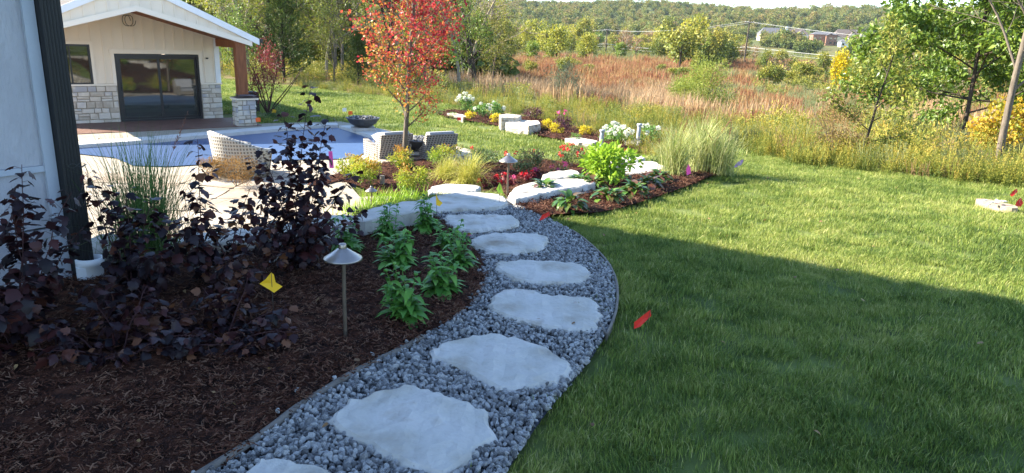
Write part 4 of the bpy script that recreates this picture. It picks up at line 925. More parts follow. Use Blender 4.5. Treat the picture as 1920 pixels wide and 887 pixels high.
def arc(rng, base, az, lean, L, curve, n=7, wob=.03):
    """stem polyline: starts leaning `lean` from vertical, bends by `curve`"""
    P = [np.array(base, float)]; th = lean; s = L / (n - 1)
    for i in range(n - 1):
        d = np.array([math.cos(az) * math.sin(th), math.sin(az) * math.sin(th), math.cos(th)]); P.append(P[-1] + d * s + rng.normal(0, wob * s, 3)); th += curve / (n - 1)
    return np.array(P)
def ninebark(px, py, label, stems, seed, leaf=.062, dens=26, maxleaf=290, ztop=0.0):
    """stems: list of (azimuth deg, lean deg, length, curve deg)"""
    x, y = at(px, py, 0.03); leaf = leaf * 1.2; dens = dens * 1.55; e = empty('ninebark_shrub', (x, y, 0.0)); tag(e, label, 'shrub', 'purple ninebark shrubs in the dark bed'); rng = np.random.RandomState(seed)
    leaves = []
    for (az, lean, L, cv) in stems:
        az = math.radians(az); P = arc(rng, (rng.normal(0, .04), rng.normal(0, .04), 0), az, math.radians(lean), L, math.radians(cv), 9, .10)
        mb = MB(); tube(mb, P, np.linspace(.0052, .0016, 9), 6)
        k = int(L * dens); 
        for i in range(k):
            t = .16 + .84 * (i + rng.uniform(-.3, .3)) / k; t = min(max(t, .1), 1.0); f = t * 8; a = int(min(f, 7)); p = P[a] + (P[a + 1] - P[a]) * (f - a); tan = P[a + 1] - P[a]; tan /= np.linalg.norm(tan)
            ph = i * 2.4 + rng.uniform(-.5, .5); r = np.array([math.cos(ph), math.sin(ph), 0]); r -= tan * (r @ tan); r /= np.linalg.norm(r) + 1e-6
            pet = rng.uniform(.015, .045); d0 = r + tan * .35; q = p + d0 * pet; mb2 = tube(mb, [p, q], [.0011, .0009], 4, False)
            droop = rng.uniform(-.85, .25); d = r * 1.0 + np.array([0, 0, droop]) + tan * .2; nrm = np.array([0, 0, 1.]) + r * rng.uniform(0, .7) + rng.normal(0, .35, 3)
            leaves.append((q, d, nrm, leaf * rng.uniform(.6, 1.2) * (1.0 if t < .85 else .8)))
            if rng.rand() < .35 and t < .8:    # short side twig
                tw = p + (r * .8 + tan * .6) * rng.uniform(.05, .10); tube(mb, [p, tw], [.0014, .0009], 4, False)
                for _ in range(3): leaves.append((tw + rng.normal(0, .02, 3), rng.normal(0, .7, 3) + r + [0, 0, -.3], rng.normal(0, .3, 3) + [0, 0, 1], leaf * rng.uniform(.5, .95)))
        mb.build('stem', m_stemp, e, True)
    rng.shuffle(idx := np.arange(len(leaves)))
    for i in idx[:maxleaf]:
        q, d, nn, s = leaves[i]; child('leaf', NL[rng.randint(0, 4)], e, mat=lmat(q, d, nn, s, rng.uniform(.8, 1.1)))
    rest = idx[maxleaf:]
    if len(rest):
        mb = MB(); L_ = [leaves[i] for i in rest]; leaf_batch(mb, S_lobed(.4, .18), [l[0] for l in L_], [l[1] for l in L_], [l[2] for l in L_], [l[3] for l in L_], rng.uniform(.1, .9, len(L_))); o = mb.build('inner_leaves', m_nine, e, True); o['kind'] = 'stuff'
    return e
ninebark(40, 640, 'dark purple ninebark at the left edge in front of the grey house wall', [(80, 8, 1.02, 4), (30, 16, .86, 10), (120, 22, .9, 14), (60, 30, .72, 20), (-80, 34, .72, 35), (-50, 22, .62, 30), (150, 30, .8, 20), (-120, 30, .75, 20), (-100, 55, .6, 30), (170, 12, .9, 10), (200, 25, .85, 10)], 61, .062, 30)
ninebark(250, 560, 'spreading purple ninebark in front of the tall green fountain grass', [(100, 8, .78, 8), (150, 18, .88, 16), (60, 16, .74, 10), (10, 28, .66, 20), (-40, 34, .60, 30), (30, 42, .56, 30), (-80, 40, .5, 30), (130, 30, .72, 16)], 62, .062, 28)
ninebark(415, 540, 'purple ninebark between the fountain grass and the tallest ninebark', [(110, 10, .98, 4), (160, 20, .72, 16), (40, 14, .70, 10), (0, 26, .64, 20), (210, 26, .66, 22), (-60, 34, .52, 30), (80, 28, .66, 14), (130, 40, .6, 24), (20, 44, .5, 24), (-20, 46, .46, 30)], 63, .062, 28)
ninebark(565, 500, 'tallest purple ninebark whose top leaves rise over the pool cover', [(20, 10, 1.22, 6), (110, 7, 1.10, 4), (60, 6, 1.30, 3), (170, 16, .86, 14), (0, 22, .88, 18), (210, 24, .7, 22), (-40, 28, .62, 24), (-70, 24, .60, 24), (30, 34, .64, 20), (140, 30, .66, 20), (80, 20, .95, 10), (190, 10, .95, 6), (-10, 40, .56, 20), (240, 36, .5, 20)], 64, .060, 34)
ninebark(430, 640, 'low ninebark shoots sprawling over the mulch in front of the taller shrubs', [(0, 62, .46, 30), (180, 55, .50, 30), (90, 40, .46, 30), (-50, 64, .34, 25), (40, 55, .44, 30), (220, 60, .42, 30), (130, 50, .46, 26)], 65, .055, 40)
ninebark(215, 660, 'low leafy ninebark shoots below the white drain cup', [(0, 58, .46, 30), (180, 50, .46, 30), (90, 34, .44, 24), (40, 55, .46, 30), (220, 58, .40, 26), (140, 45, .46, 24), (-60, 66, .30, 20)], 66, .058, 42)

m_coneh = M('cone_head', [(.16, .05, .02), (.22, .12, .03)], 40, .9, .5, 100)
def coneflower(px, py, label, seed, s=1.0, nst=4, bloom=False):
    s = s * 1.05; nst += 3
    x, y = at(px, py, .03); e = empty('coneflower_plant', (x, y, H1(x, y) + .01)); tag(e, label, 'plant', 'green coneflowers along the gravel path'); rng = np.random.RandomState(seed)
    for i in range(36):
        az = i * 2.4 + rng.uniform(-.5, .5); lean = rng.uniform(.2, 1.35); st = arc(rng, (0, 0, .0), az, lean * .6, .07 * s, .3, 3); d = np.array([math.cos(az) * math.sin(lean), math.sin(az) * math.sin(lean), math.cos(lean)])
        child('leaf', CL[rng.randint(0, 2)], e, mat=lmat(st[-1], d, (-math.cos(az) * .5, -math.sin(az) * .5, 1), rng.uniform(.09, .135) * s, rng.uniform(.8, 1.2)))
    for k in range(nst):
        az = rng.uniform(0, 6.28); P = arc(rng, (rng.normal(0, .025), rng.normal(0, .025), 0), az, rng.uniform(.03, .42), rng.uniform(.20, .34) * s, .1, 6, .04)
        tube(MB(), P, np.linspace(.003, .002, 6), 6).build('stem', CL[0].materials[0], e, True)
        for i in range(13):
            t = .12 + .073 * i; f = t * 5; a = int(min(f, 4)); p = P[a] + (P[a + 1] - P[a]) * (f - a); ph = i * 2.4 + k; d = (math.cos(ph), math.sin(ph), rng.uniform(.1, .9))
            child('leaf', CL[rng.randint(0, 3)], e, mat=lmat(p, d, (-math.cos(ph) * .4, -math.sin(ph) * .4, 1), rng.uniform(.07, .12) * s * (1.2 - .45 * t)))
        c = P[-1]; lathe(MB(), [(0, -.006), (.012, -.003), (.014, .004), (.009, .011), (0, .014)], c, 10).build('flower_bud', m_coneh if (bloom and k == 0) else CL[0].materials[0], e, True)
        if bloom and k == 0:
            mb = MB(); az2 = np.arange(10) / 10 * 6.28; leaf_batch(mb, S_quad(.4), np.repeat([c], 10, 0), np.column_stack([np.cos(az2), np.sin(az2), np.full(10, -.3)]), np.tile([0, 0, 1.], (10, 1)), .026, .5); mb.build('petals', m_petp, e)
CONE = [(757, 596, 'nearest bright green coneflower, in front right of the path light', 1.0, 5, False), (828, 548, 'dense green coneflower close to the gravel, right of the nearest one', 1.0, 5, False), (740, 500, 'green coneflower behind the nearest one, right of the path light shade', 1.05, 4, False), (862, 498, 'green coneflower with a faded pink bloom at the gravel edge', .85, 4, True), (838, 462, 'smaller green coneflower at the back corner of the bed beside the gravel', .8, 3, False), (800, 430, 'green coneflower growing below the yellow flag', .95, 4, False), (730, 448, 'green coneflower in front of the limestone wall stone', .9, 4, False), (655, 470, 'green coneflower half hidden behind the tallest ninebark', .9, 3, False)]
for i, (px, py, lab, s, k, b) in enumerate(CONE): coneflower(px, py, lab, 70 + i, s, k, b)

def bergenia(px, py, label, seed, s=1.0):
    s = 1.45
    x, y = on(px, py); e = empty('bergenia_plant', (x, y, H1(x, y) + .03)); tag(e, label, 'plant', 'low dark leafy plants in the sunlit mulch bed'); rng = np.random.RandomState(seed)
    for i in range(64):
        az = i * 2.4 + rng.uniform(-.3, .3); lean = rng.uniform(.35, 1.7); q_ = lean / 1.7; st = np.array([math.cos(az) * q_ * .13, math.sin(az) * q_ * .13, .11 - .08 * q_ * q_ + rng.uniform(-.02, .02)]); d = (math.cos(az) * math.sin(lean), math.sin(az) * math.sin(lean), math.cos(lean))
        child('leaf', BL[rng.randint(0, 2)], e, mat=lmat(st, d, (-math.cos(az), -math.sin(az), 1.2), rng.uniform(.06, .105) * s))
for i, (px, py, lab) in enumerate([(1020, 368, 'low dark leafy plant nearest the path light, at the left end of its row'), (1067, 396, 'low leafy plant closest to the gravel and the shaded lawn corner'), (1086, 356, 'low leafy plant in front of the long sunlit slab'), (1140, 382, 'large low leafy plant in the middle of the front row'), (1130, 350, 'low dark plant just below the yellow green bush'), (1188, 372, 'low leafy plant at the right of the front row'), (1160, 343, 'low dark plant between the bush and the white slab'), (1215, 358, 'low leafy plant furthest right in the sunlit bed'), (1235, 345, 'small low plant behind the furthest right one'), (1110, 360, 'small dark leafy plant between the two front plants')]): bergenia(px, py, lab, 90 + i, 1.0)

def fgrass(x, y, z, label, mat, seed, hgt=1.0, n=380, spread=.75, r=.12, wd=.0032, plumes=0, group='clumps of ornamental grass', curl=1.4):
    e = empty('fountain_grass', (x, y, z)); tag(e, label, 'ornamental grass', group); rng = np.random.RandomState(seed); mb = MB(); K = 7
    az = rng.uniform(0, 6.28, n); lean = np.abs(rng.normal(0, spread * .42, n)); L = hgt * rng.uniform(.55, 1.1, n); P = np.column_stack([rng.normal(0, r * .5, (n, 2)), np.zeros(n)]); th = lean.copy(); pts = [P.copy()]
    cu = curl * (.35 + lean) * rng.uniform(.4, 1.1, n)
    for i in range(K - 1):
        P = P + np.column_stack([np.cos(az) * np.sin(th), np.sin(az) * np.sin(th), np.cos(th)]) * (L / (K - 1))[:, None]; th = th + cu * (i + 1) / 12; pts.append(P.copy())
    side = np.column_stack([-np.sin(az), np.cos(az), rng.uniform(-.3, .3, n)]); ws = [.7, 1, 1, .9, .75, .5, .08]
    V = np.stack([np.stack([pts[i] - side * wd * ws[i], pts[i] + side * wd * ws[i]], 1) for i in range(K)], 1).reshape(-1, 3); o = (np.arange(n) * K * 2)[:, None]
    F = np.concatenate([o + [2 * i, 2 * i + 1, 2 * i + 3, 2 * i + 2] for i in range(K - 1)]); mb.add(V, F, np.repeat(np.clip(rng.normal(.45, .22, n), 0, 1), K * 2)); mb.build('blades', mat, e)['kind'] = 'stuff'
    for k in range(plumes):
        Q = arc(rng, (rng.normal(0, .04), rng.normal(0, .04), 0), rng.uniform(0, 6.28), rng.uniform(.05, .35), hgt * rng.uniform(1.0, 1.3), .35, 8); mp = MB(); tube(mp, Q[:6], .0018, 5); c = Q[5:]; m = 90; t = rng.rand(m); pp = c[0] + (c[2] - c[0]) * t[:, None]
        dd = rng.normal(0, .6, (m, 3)) + (c[2] - c[0]) / np.linalg.norm(c[2] - c[0]) * 1.4; leaf_batch(mp, S_quad(.12), pp, dd, rng.normal(0, 1, (m, 3)), .035 * (1.1 - t * .6), rng.uniform(0, 1, m)); mp.build('plume', m_plume, e)
    return e
x, y = at(272, 486, .02); fgrass(x, y, 0, 'tall dark green fountain grass with one reddish plume behind the purple shrubs', m_fgrass, 101, 1.02, 620, .95, .2, .0026, 1, curl=.8)
for i, (px, py, h, lab, n, sp, nw) in enumerate([(1262, 332, .84, 'leftmost of three tall pale fountain grasses at the end of the sunlit bed', 400, .72, .0038), (1312, 326, .92, 'middle and tallest of three pale fountain grasses at the end of the sunlit bed', 420, .72, .0038), (1352, 329, .72, 'rightmost of three pale fountain grasses, next to the open lawn', 330, .75, .0038)]):
    x, y = on(px, py); fgrass(x, y, H1(x, y) + .02, lab, m_ygrass, 110 + i, h, n, sp, .16, nw, 2)
for i, (px, py, h, lab) in enumerate([(880, 352, .82, 'arching yellow grass beside the sunlit step left of the red begonias'), (838, 340, .60, 'smaller yellow grass between the gold bushes and the arching yellow grass')]):
    x, y = on(px, py); fgrass(x, y, H1(x, y) + .02, lab, m_ygold, 120 + i, h, 760, 1.7, .16, .0045, 0, curl=1.7)
x, y = on(1245, 295); fgrass(x, y, H1(x, y), 'short loose grass left behind the three tall fountain grasses', m_ygrass, 125, .5, 260, 1.2, .16, .004)
for i, (px, py, lab) in enumerate([(680, 404, 'small bright grass tuft beside the little path light'), (722, 384, 'small bright grass tuft at the edge of the lower mulch bed'), (770, 380, 'small bright grass tuft directly behind the threshold slab')]):
    x, y = at(px, py, -1.3); fgrass(x, y, -1.3, lab, m_lime_l, 127 + i, .34, 260, 1.6, .4, .006, group='small grass tufts below the wall stones', curl=1.2)

def leafcloud(mb, rng, c, rad, n, ls, shape, lumps=9, shell=.55, rnd=(.1, .9), up=.3, lumpr=.45, rndz=0.0):
    c = np.array(c, float); rad = np.array(rad, float)
    lc = rdir(rng, lumps) * rng.uniform(.35, .8, (lumps, 1)); k = rng.randint(0, lumps, n); v = rdir(rng, n) * (rng.uniform(0, 1, (n, 1)) ** shell) * lumpr + lc[k]
    lt = rng.uniform(rnd[0], rnd[1], lumps)[k]
    P = c + v * rad; D = v / (np.linalg.norm(v, axis=1)[:, None] + 1e-6) + rng.normal(0, .7, (n, 3)); N = v + rng.normal(0, .6, (n, 3)) + [0, 0, up]
    leaf_batch(mb, shape, P, D, N, ls * rng.uniform(.6, 1.3, n), np.clip(lt * .6 + .4 * rng.uniform(rnd[0], rnd[1], n) + rndz * v[:, 2], 0, 1)); return mb
def bush(name, px, py, w_, h_, mat, label, cat, group, seed, n=520, ls=.05, lw=.45, flowers=None, lumps=10, world=None, rnd=(.1, .9), stems=6, rndz=0.0, shell=.55, leafname='foliage'):
    x, y = world or on(px, py); z = H1(x, y) + .02; e = empty(name, (x, y, z)); tag(e, label, cat, group); rng = np.random.RandomState(seed)
    mb = MB(); leafcloud(mb, rng, (0, 0, h_ * .55), (w_ * .5, w_ * .5, h_ * .5), n, ls, S_quad(lw), lumps, shell, rnd, rndz=rndz); mb.build(leafname, mat, e)['kind'] = 'stuff'
    mb = MB()
    for k in range(stems):
        az = rng.uniform(0, 6.28); P = arc(rng, (0, 0, -.02), az, rng.uniform(.1, .7), h_ * .85, .1, 5, .1); tube(mb, P, np.linspace(.006, .002, 5) * max(1, h_ / .6), 5)
    mb.build('stems', m_stemp if mat in (m_purp, m_burg) else m_barkg, e)
    if flowers:
        fm, nf, fs, nm = flowers
        for k in range(nf):
            az = rng.uniform(0, 6.28); q = math.sqrt(rng.rand()); el = math.acos(rng.uniform(.1, 1)); c = np.array([w_ * .52 * math.cos(az) * math.sin(el), w_ * .52 * math.sin(az) * math.sin(el), h_ * .55 + h_ * .52 * math.cos(el)])
            mb = MB(); m = 14 if nm == 'flower' else 40; d = rdir(rng, m, .5); leaf_batch(mb, S_quad(.8), c + d * fs * .35, d + rng.normal(0, .5, (m, 3)), d, fs * (.75 if nm == 'flower' else .45), rng.uniform(0, 1, m)); mb.build(nm, fm, e)
    return e
GSP = 'gold and green bushes around the maple'
for i, (px, py, w_, h_, lab) in enumerate([(660, 332, .52, .42, 'gold green bush furthest left in the lower mulch bed'), (692, 350, .55, .46, 'bright green gold bush left of the brown stub post'), (755, 318, .55, .40, 'gold green bush directly behind the maple trunk'), (772, 364, .62, .50, 'orange tinged gold bush in front of the maple trunk'), (830, 318, .75, .50, 'wide gold bush at the right end of the lower mulch bed')]):
    bush('gold_bush', px, py, w_ * 1.22, h_ * 1.25, m_spir, lab, 'bush', GSP, 130 + i, 1500, .055, .4, lumps=14, world=at(px, py, -1.27), rndz=.35)
bush('lime_bush', 1140, 352, .78, .56, m_lime_l, 'bright yellow green leafy bush above the sunlit mulch bed', 'bush', None, 140, 950, .085, .6, lumps=18)
bush('lime_bush', 1112, 338, .40, .30, m_lime_l, 'low yellow green growth at the left foot of the bright bush', 'bush', None, 141, 240, .08, .6, lumps=8)
e_ = bush('orange_bush', 1172, 318, .30, .40, m_lime_l, 'yellow flowered plant with orange blooms just behind the bright bush', 'flower plant', None, 142, 200, .05, .5, (m_peto, 14, .045, 'flower'), 8)
GR = 'rose bushes beyond the limestone steps'
bush('rose_bush', 992, 332, .85, .66, m_rosel, 'round dark green rose bush with few buds behind the path light', 'rose bush', GR, 145, 1500, .05, .5, (m_petr, 3, .05, 'flower'), 20, rndz=.4)
bush('rose_bush', 1072, 316, .80, .52, m_rosel, 'low rose bush with many red and pink flowers left of the bright bush', 'rose bush', GR, 146, 900, .05, .5, (m_petr, 18, .05, 'flower'), 12)
bush('rose_bush', 912, 312, .95, .45, m_rosel, 'straggly rose bush behind the yellow grass with one or two red flowers', 'rose bush', GR, 147, 900, .05, .5, (m_petr, 3, .06, 'flower'), 14)
bush('rose_bush', 1048, 330, .5, .3, m_rosel, 'small rose bush with pink flowers above the limestone step', 'rose bush', GR, 148, 380, .045, .5, (m_petp, 6, .06, 'flower'), 8)
GBG = 'begonias planted along the steps'
for i, (px, py, lab, fm) in enumerate([(906, 357, 'red begonia beside the arching yellow grass', m_petr), (978, 345, 'crimson begonia right of the path light', m_petr), (1003, 338, 'pink begonia at the head of the long slab', m_petp), (928, 352, 'dark red begonia just left of the path light', m_petr), (943, 347, 'bright red begonia directly behind the path light post', m_petr), (992, 341, 'red begonia between the crimson and the pink one', m_petr), (960, 350, 'low pink and red begonia touching the right of the path light post', m_petp)]):
    x, y = on(px, py); bush('begonia', px, py, .30, .20, m_burg, lab, 'flower plant', GBG, 150 + i, 110, .06, .8, (fm, 4, .055, 'flower'), 5, stems=3)
GY = 'yellow mounds in the far mulch bed'
for i, (px, py, lab) in enumerate([(883, 227, 'yellow mounded plant furthest left in the far bed'), (930, 233, 'yellow mounded plant left of the large limestone block'), (1026, 246, 'yellow mounded plant just right of the large limestone block'), (1045, 253, 'yellow orange mound in front of the purple shrub'), (1097, 256, 'yellow mounded plant behind the flat white limestone')]):
    bush('yellow_mound', px, py, .55, .36, m_ymound, lab, 'plant', GY, 160 + i, 420, .06, .5, lumps=9, rndz=.3)
GH = 'white hydrangeas in the far mulch bed'
for i, (px, py, w_, h_, nf, lab) in enumerate([(871, 211, .75, .70, 16, 'white flowering hydrangea furthest left and tallest in the far bed'), (901, 222, .72, .52, 5, 'bright green hydrangea with a few white heads left of the middle one'), (927, 220, .75, .52, 8, 'hydrangea with white heads just left of the limestone pair'), (1146, 264, .60, .5, 9, 'white hydrangea between the two vent pipes, left one'), (1163, 272, .75, .5, 16, 'white hydrangea covered in heads in front of the flat stone by the taller pipe'), (1217, 270, .75, .52, 6, 'loose white hydrangea right of the taller vent pipe')]):
    bush('hydrangea', px, py, w_, h_, m_hydl, lab, 'shrub', GH, 170 + i, 480, .075, .6, (m_petw, nf, .11, 'flower_head'), 10)
bush('purple_shrub', 998, 226, .85, .52, m_purp, 'round dark purple shrub behind the limestone blocks', 'shrub', None, 180, 800, .06, .5, lumps=12)
bush('purple_shrub', 1056, 247, .80, .60, m_purp, 'dark purple shrub with a pink flower right of the limestone blocks', 'shrub', None, 181, 750, .06, .5, (m_petp, 2, .1, 'flower'), lumps=12)
for i, (px, py, lab) in enumerate([(825, 217, 'straggly low green plant at the left tip of the far bed'), (1075, 266, 'straggly low green plant below the flat white limestone'), (1140, 268, 'small low green plant at the foot of the nearer vent pipe'), (850, 223, 'low green plant beside the narrow flat stone')]):
    bush('low_plant', px, py, .5, .22, m_hydl, lab, 'plant', None, 185 + i, 200, .05, .4, lumps=8)
bush('burgundy_shrub', 0, 0, 1.5, 2.6, m_burg, 'upright burgundy red shrub behind the stone pillar of the pool house', 'shrub', None, 190, 2600, .07, .5, lumps=26, world=(-9.1, 26.4), stems=9, rndz=.3)
bush('green_shrub', 0, 0, .9, .75, m_hydl, 'bright green shrub between the pool house wall and the stone pillar', 'shrub', None, 191, 600, .06, .3, world=(-9.6, 25.4))
bush('green_shrub', 0, 0, .9, .5, m_rosel, 'dark green shrub at the foot of the burgundy shrub', 'shrub', None, 192, 500, .06, .4, world=(-8.3, 25.0))
for i, (px, py, w_, h_, lab) in enumerate([(445, 352, .85, .62, 'coppery brown feathery shrub beside the barrel chair'), (400, 340, .55, .5, 'smaller coppery shrub left of the barrel chair base')]):
    bush('copper_shrub', px, py, w_, h_, m_copper, lab, 'shrub', None, 195 + i, 1300, .07, .13, lumps=20, world=at(px, py, -1.3))
bush('green_perennial', 0, 0, .9, .42, m_cone, 'bright green perennial behind the wall stone beside the downspout', 'plant', None, 198, 420, .08, .4, world=at(215, 462, -1.0))

# ------------------------------------------------------------------ trees
def grow(rng, out, P0, d, L, r, lvl, par):
    n = par['seg']; wb = par['wob'] * (par.get('tw', 1) if lvl == 0 else 1); P = [np.array(P0, float)]; d = np.array(d, float); d /= np.linalg.norm(d)
    for i in range(n):
        d = d + rng.normal(0, wb, 3) + np.array([0, 0, par['up'][min(lvl, len(par['up']) - 1)]]); d /= np.linalg.norm(d); P.append(P[-1] + d * L / n)
    P = np.array(P); r1 = r * par['taper']; out.append((lvl, P, np.linspace(r, r1, n + 1)))
    if lvl >= par['lv']: return
    k = par['kids'][lvl]; f0 = par['start'][lvl]
    for i in range(k):
        t = f0 + (1 - f0) * (i + rng.uniform(.2, .8)) / k; f = t * n; a = min(int(f), n - 1); p = P[a] + (P[a + 1] - P[a]) * (f - a); tan = P[a + 1] - P[a]; tan /= np.linalg.norm(tan)
        az = i * 2.4 + rng.uniform(-.6, .6); ref = np.array([math.cos(az), math.sin(az), 0.]); ref -= tan * (ref @ tan); ref /= np.linalg.norm(ref) + 1e-6; an = math.radians(par['ang'][lvl]) * rng.uniform(.75, 1.25)
        prof = par['prof'](t) if lvl == 0 and 'prof' in par else (1.15 - .6 * t)
        grow(rng, out, p, tan * math.cos(an) + ref * math.sin(an), L * par['len'][lvl] * prof * rng.uniform(.75, 1.2), max(r * (1 - t * .6) * par['rr'], .004), lvl + 1, par)
def tree_meshes(name, seed, height, r, par, nleaf, ls, lmat_, bmat, lw=.5, spread=.35, rnd=(.1, .9), rz=0.0, lean=(0, 0), minl=2, rfun=None, clump=0.0):
    rng = np.random.RandomState(seed); out = []; grow(rng, out, (0, 0, -.1), (lean[0], lean[1], 1), height * par.get('trunk', .75), r, 0, par)
    mb = MB()
    for lvl, P, R in out: tube(mb, P, np.maximum(R, par.get('minr', .004)), 8 if lvl == 0 else (5 if lvl == 1 else 3), False)
    tm = mb.mesh(name + '_wood', bmat, True); cm = None
    if nleaf:
        br = [b for b in out if b[0] >= minl]; Ls = np.array([np.linalg.norm(b[1][-1] - b[1][0]) for b in br]); k = rng.choice(len(br), nleaf, p=Ls / Ls.sum()); tone = rng.uniform(rnd[0], rnd[1], len(br)); P = np.zeros((nleaf, 3)); T = np.zeros((nleaf, 3))
        for q, kk in enumerate(k):
            Pp = br[kk][1]; f = rng.uniform(.25, 1.0) * (len(Pp) - 1); a = min(int(f), len(Pp) - 2); P[q] = Pp[a] + (Pp[a + 1] - Pp[a]) * (f - a); T[q] = Pp[a + 1] - Pp[a]
        T /= np.linalg.norm(T, axis=1)[:, None]; P = P + rng.normal(0, spread, (nleaf, 3)) * [1, 1, .7]; D = T * .5 + rng.normal(0, .7, (nleaf, 3)) + [0, 0, -.25]; N = rng.normal(0, .6, (nleaf, 3)) + [0, 0, .8]
        rr = np.clip(tone[k] * .55 + .45 * rng.uniform(rnd[0], rnd[1], nleaf), 0, 1)
        if rfun is not None: rr = rfun(P, rng)
        mb = MB(); leaf_batch(mb, S_quad(lw), P, D, N, ls * rng.uniform(.6, 1.3, nleaf), rr); cm = mb.mesh(name + '_crown', lmat_)
    return tm, cm
def make_tree(name, loc, meshes, label, cat='tree', group=None, rz=0.0, s=1.0, sz=None):
    e = empty(name, loc, rz); e.scale = (s, s, sz or s); tag(e, label, cat, group); child('trunk', meshes[0], e)
    if meshes[1]: child('crown', meshes[1], e)['kind'] = 'stuff'
    return e
m_mapl = leafmat('maple_leaf', [(.24, .24, .04), (.46, .30, .05), (.55, .13, .05), (.50, .05, .05), (.36, .025, .04)], 0, .42, .45)
m_yel = leafmat('yellow_tree_leaf', [(.14, .18, .03), (.27, .28, .035), (.42, .37, .04)], .3, .4, .5)
m_oliv = leafmat('olive_tree_leaf', [(.06, .10, .018), (.14, .18, .03), (.27, .27, .045), (.36, .30, .05)], .35, .35, .5)
m_grn = leafmat('green_tree_leaf', [(.045, .09, .014), (.10, .17, .022), (.20, .28, .035), (.36, .38, .05)], .2, .38, .42, spec=.45)
m_cedl = leafmat('cedar_leaf', [(.04, .075, .018), (.085, .12, .025), (.16, .17, .04)], .1, .2, .6)
m_orng = leafmat('orange_tree_leaf', [(.09, .15, .02), (.26, .27, .03), (.52, .34, .03), (.50, .20, .03), (.38, .10, .03)], .2, .4, .5)
m_rust = leafmat('rust_leaf', [(.16, .12, .05), (.26, .17, .06), (.30, .13, .06)], .3, .3, .6)

PAR_M = dict(seg=8, wob=.035, up=[0.01, .06, .05, .02], taper=.35, lv=3, kids=[44, 5, 3], start=[.17, .3, .3], ang=[50, 36, 40], len=[.25, .52, .55], rr=.34, trunk=.95, minr=.0045, prof=lambda t: (math.sin(PI * min(1, (t - .10) / .95) ** .75) * .9 + .15))
def maple_col(P, rng):
    z = P[:, 2]; r = np.hypot(P[:, 0], P[:, 1]); return np.clip(.02 + .12 * z + .30 * r + .20 * (P[:, 0] > .2) - .12 + rng.normal(0, .30, len(P)), 0, 1)
mm = tree_meshes('maple', 7, 6.0, .062, PAR_M, 9500, .070, m_mapl, m_barkg, .75, .07, rfun=maple_col, minl=1)
x, y = at(757, 312, -1.27); make_tree('maple_tree', (x, y, -1.27), mm, 'young red and orange leaved maple with a slim trunk beside the wicker chairs')

PAR_O = dict(seg=6, wob=.10, tw=.12, up=[0.02, .02, 0.01, 0], taper=.35, lv=3, kids=[20, 6, 5], start=[.12, .25, .2], ang=[66, 46, 46], len=[.40, .52, .5], rr=.5, trunk=.85, minr=.006)
x, y = 12.3, 19.8; T1 = tree_meshes('big_tree', 21, 8.3, .06, PAR_O, 26000, .17, m_grn, m_barkd, .48, .17, rz=0); make_tree('shade_tree', (x, y, H1(x, y)), T1, 'large green leafy tree with a thin dark trunk at the right side', rz=0)
x, y = at(1940, 330, -.7); T2 = tree_meshes('edge_tree', 22, 8.6, .10, PAR_O, 26000, .17, m_grn, m_barkd, .48, .17); make_tree('shade_tree', (15.9, 22.5, H1(15.9, 22.5)), T2, 'dense green tree filling the right edge behind the pale leaning trunk', rz=.6)
bush('orange_shrub', 0, 0, 1.6, 1.25, m_orng, 'orange and yellow autumn shrub between the dark and the pale trunk', 'shrub', None, 200, 1800, .12, .55, lumps=22, world=(11.9, 17.6), stems=8)
bush('orange_shrub', 0, 0, 1.4, 1.3, m_orng, 'orange tinged shrub right of the pale leaning trunk', 'shrub', None, 201, 900, .11, .55, lumps=14, world=(12.5, 15.7), stems=8)
PAR_B = dict(seg=7, wob=.08, tw=.4, up=[0.01, .03, .02, 0], taper=.4, lv=3, kids=[15, 7, 6], start=[.20, .2, .2], ang=[40, 42, 42], len=[.42, .55, .55], rr=.45, trunk=.95, minr=.005)
x, y = 10.3, 15.2; TB = tree_meshes('ash', 26, 7.0, .075, PAR_B, 150, .08, m_orng, m_barkg, .5, .1, lean=(-.05, .03)); make_tree('bare_tree', (x, y, H1(x, y)), TB, 'nearly leafless pale grey tree leaning right at the right edge', rz=0)
PAR_S = dict(seg=6, wob=.09, up=[0, .02, .01, 0], taper=.3, lv=2, kids=[10, 5], start=[.15, .2], ang=[50, 45], len=[.4, .5], rr=.5, trunk=.9, minr=.004)
TS = tree_meshes('sapling', 27, 2.6, .028, PAR_S, 2400, .08, m_oliv, m_barkd, .5, .08, minl=1); x, y = on(1612, 300); make_tree('sapling', (x, y, H1(x, y)), TS, 'thin dark stemmed sapling standing in the yellow weeds')
bush('weedy_shrub', 0, 0, 1.3, 1.1, m_rust, 'brown dried weedy shrub at the lawn edge below the sapling', 'shrub', None, 202, 1500, .08, .2, lumps=14, world=on(1560, 296), stems=4)
# snags
def snag(px, py, hgt, lean, label, seed, r=.12):
    x, y = on(px, py); rng = np.random.RandomState(seed); P = [(0, 0, -.3)]; d = np.array([lean, 0, 1.]); 
    for k in range(6): d = d + rng.normal(0, .06, 3); P.append(tuple(np.array(P[-1]) + d / np.linalg.norm(d) * hgt / 6))
    mb = MB(); tube(mb, P, np.linspace(r, r * .3, 7), 7)
    for k in range(3): a = np.array(P[3 + k]); tube(mb, [a, a + rng.normal(0, .5, 3) + [0, 0, .4]], [r * .3, r * .1], 4)
    o = mb.build('dead_trunk', m_barkd, None, True); o.location = (x, y, H1(x, y)); return tag(o, label, 'dead tree')
snag(1053, 180, 4.6, .22, 'thin dead trunk leaning right in the open marsh', 5, .09)
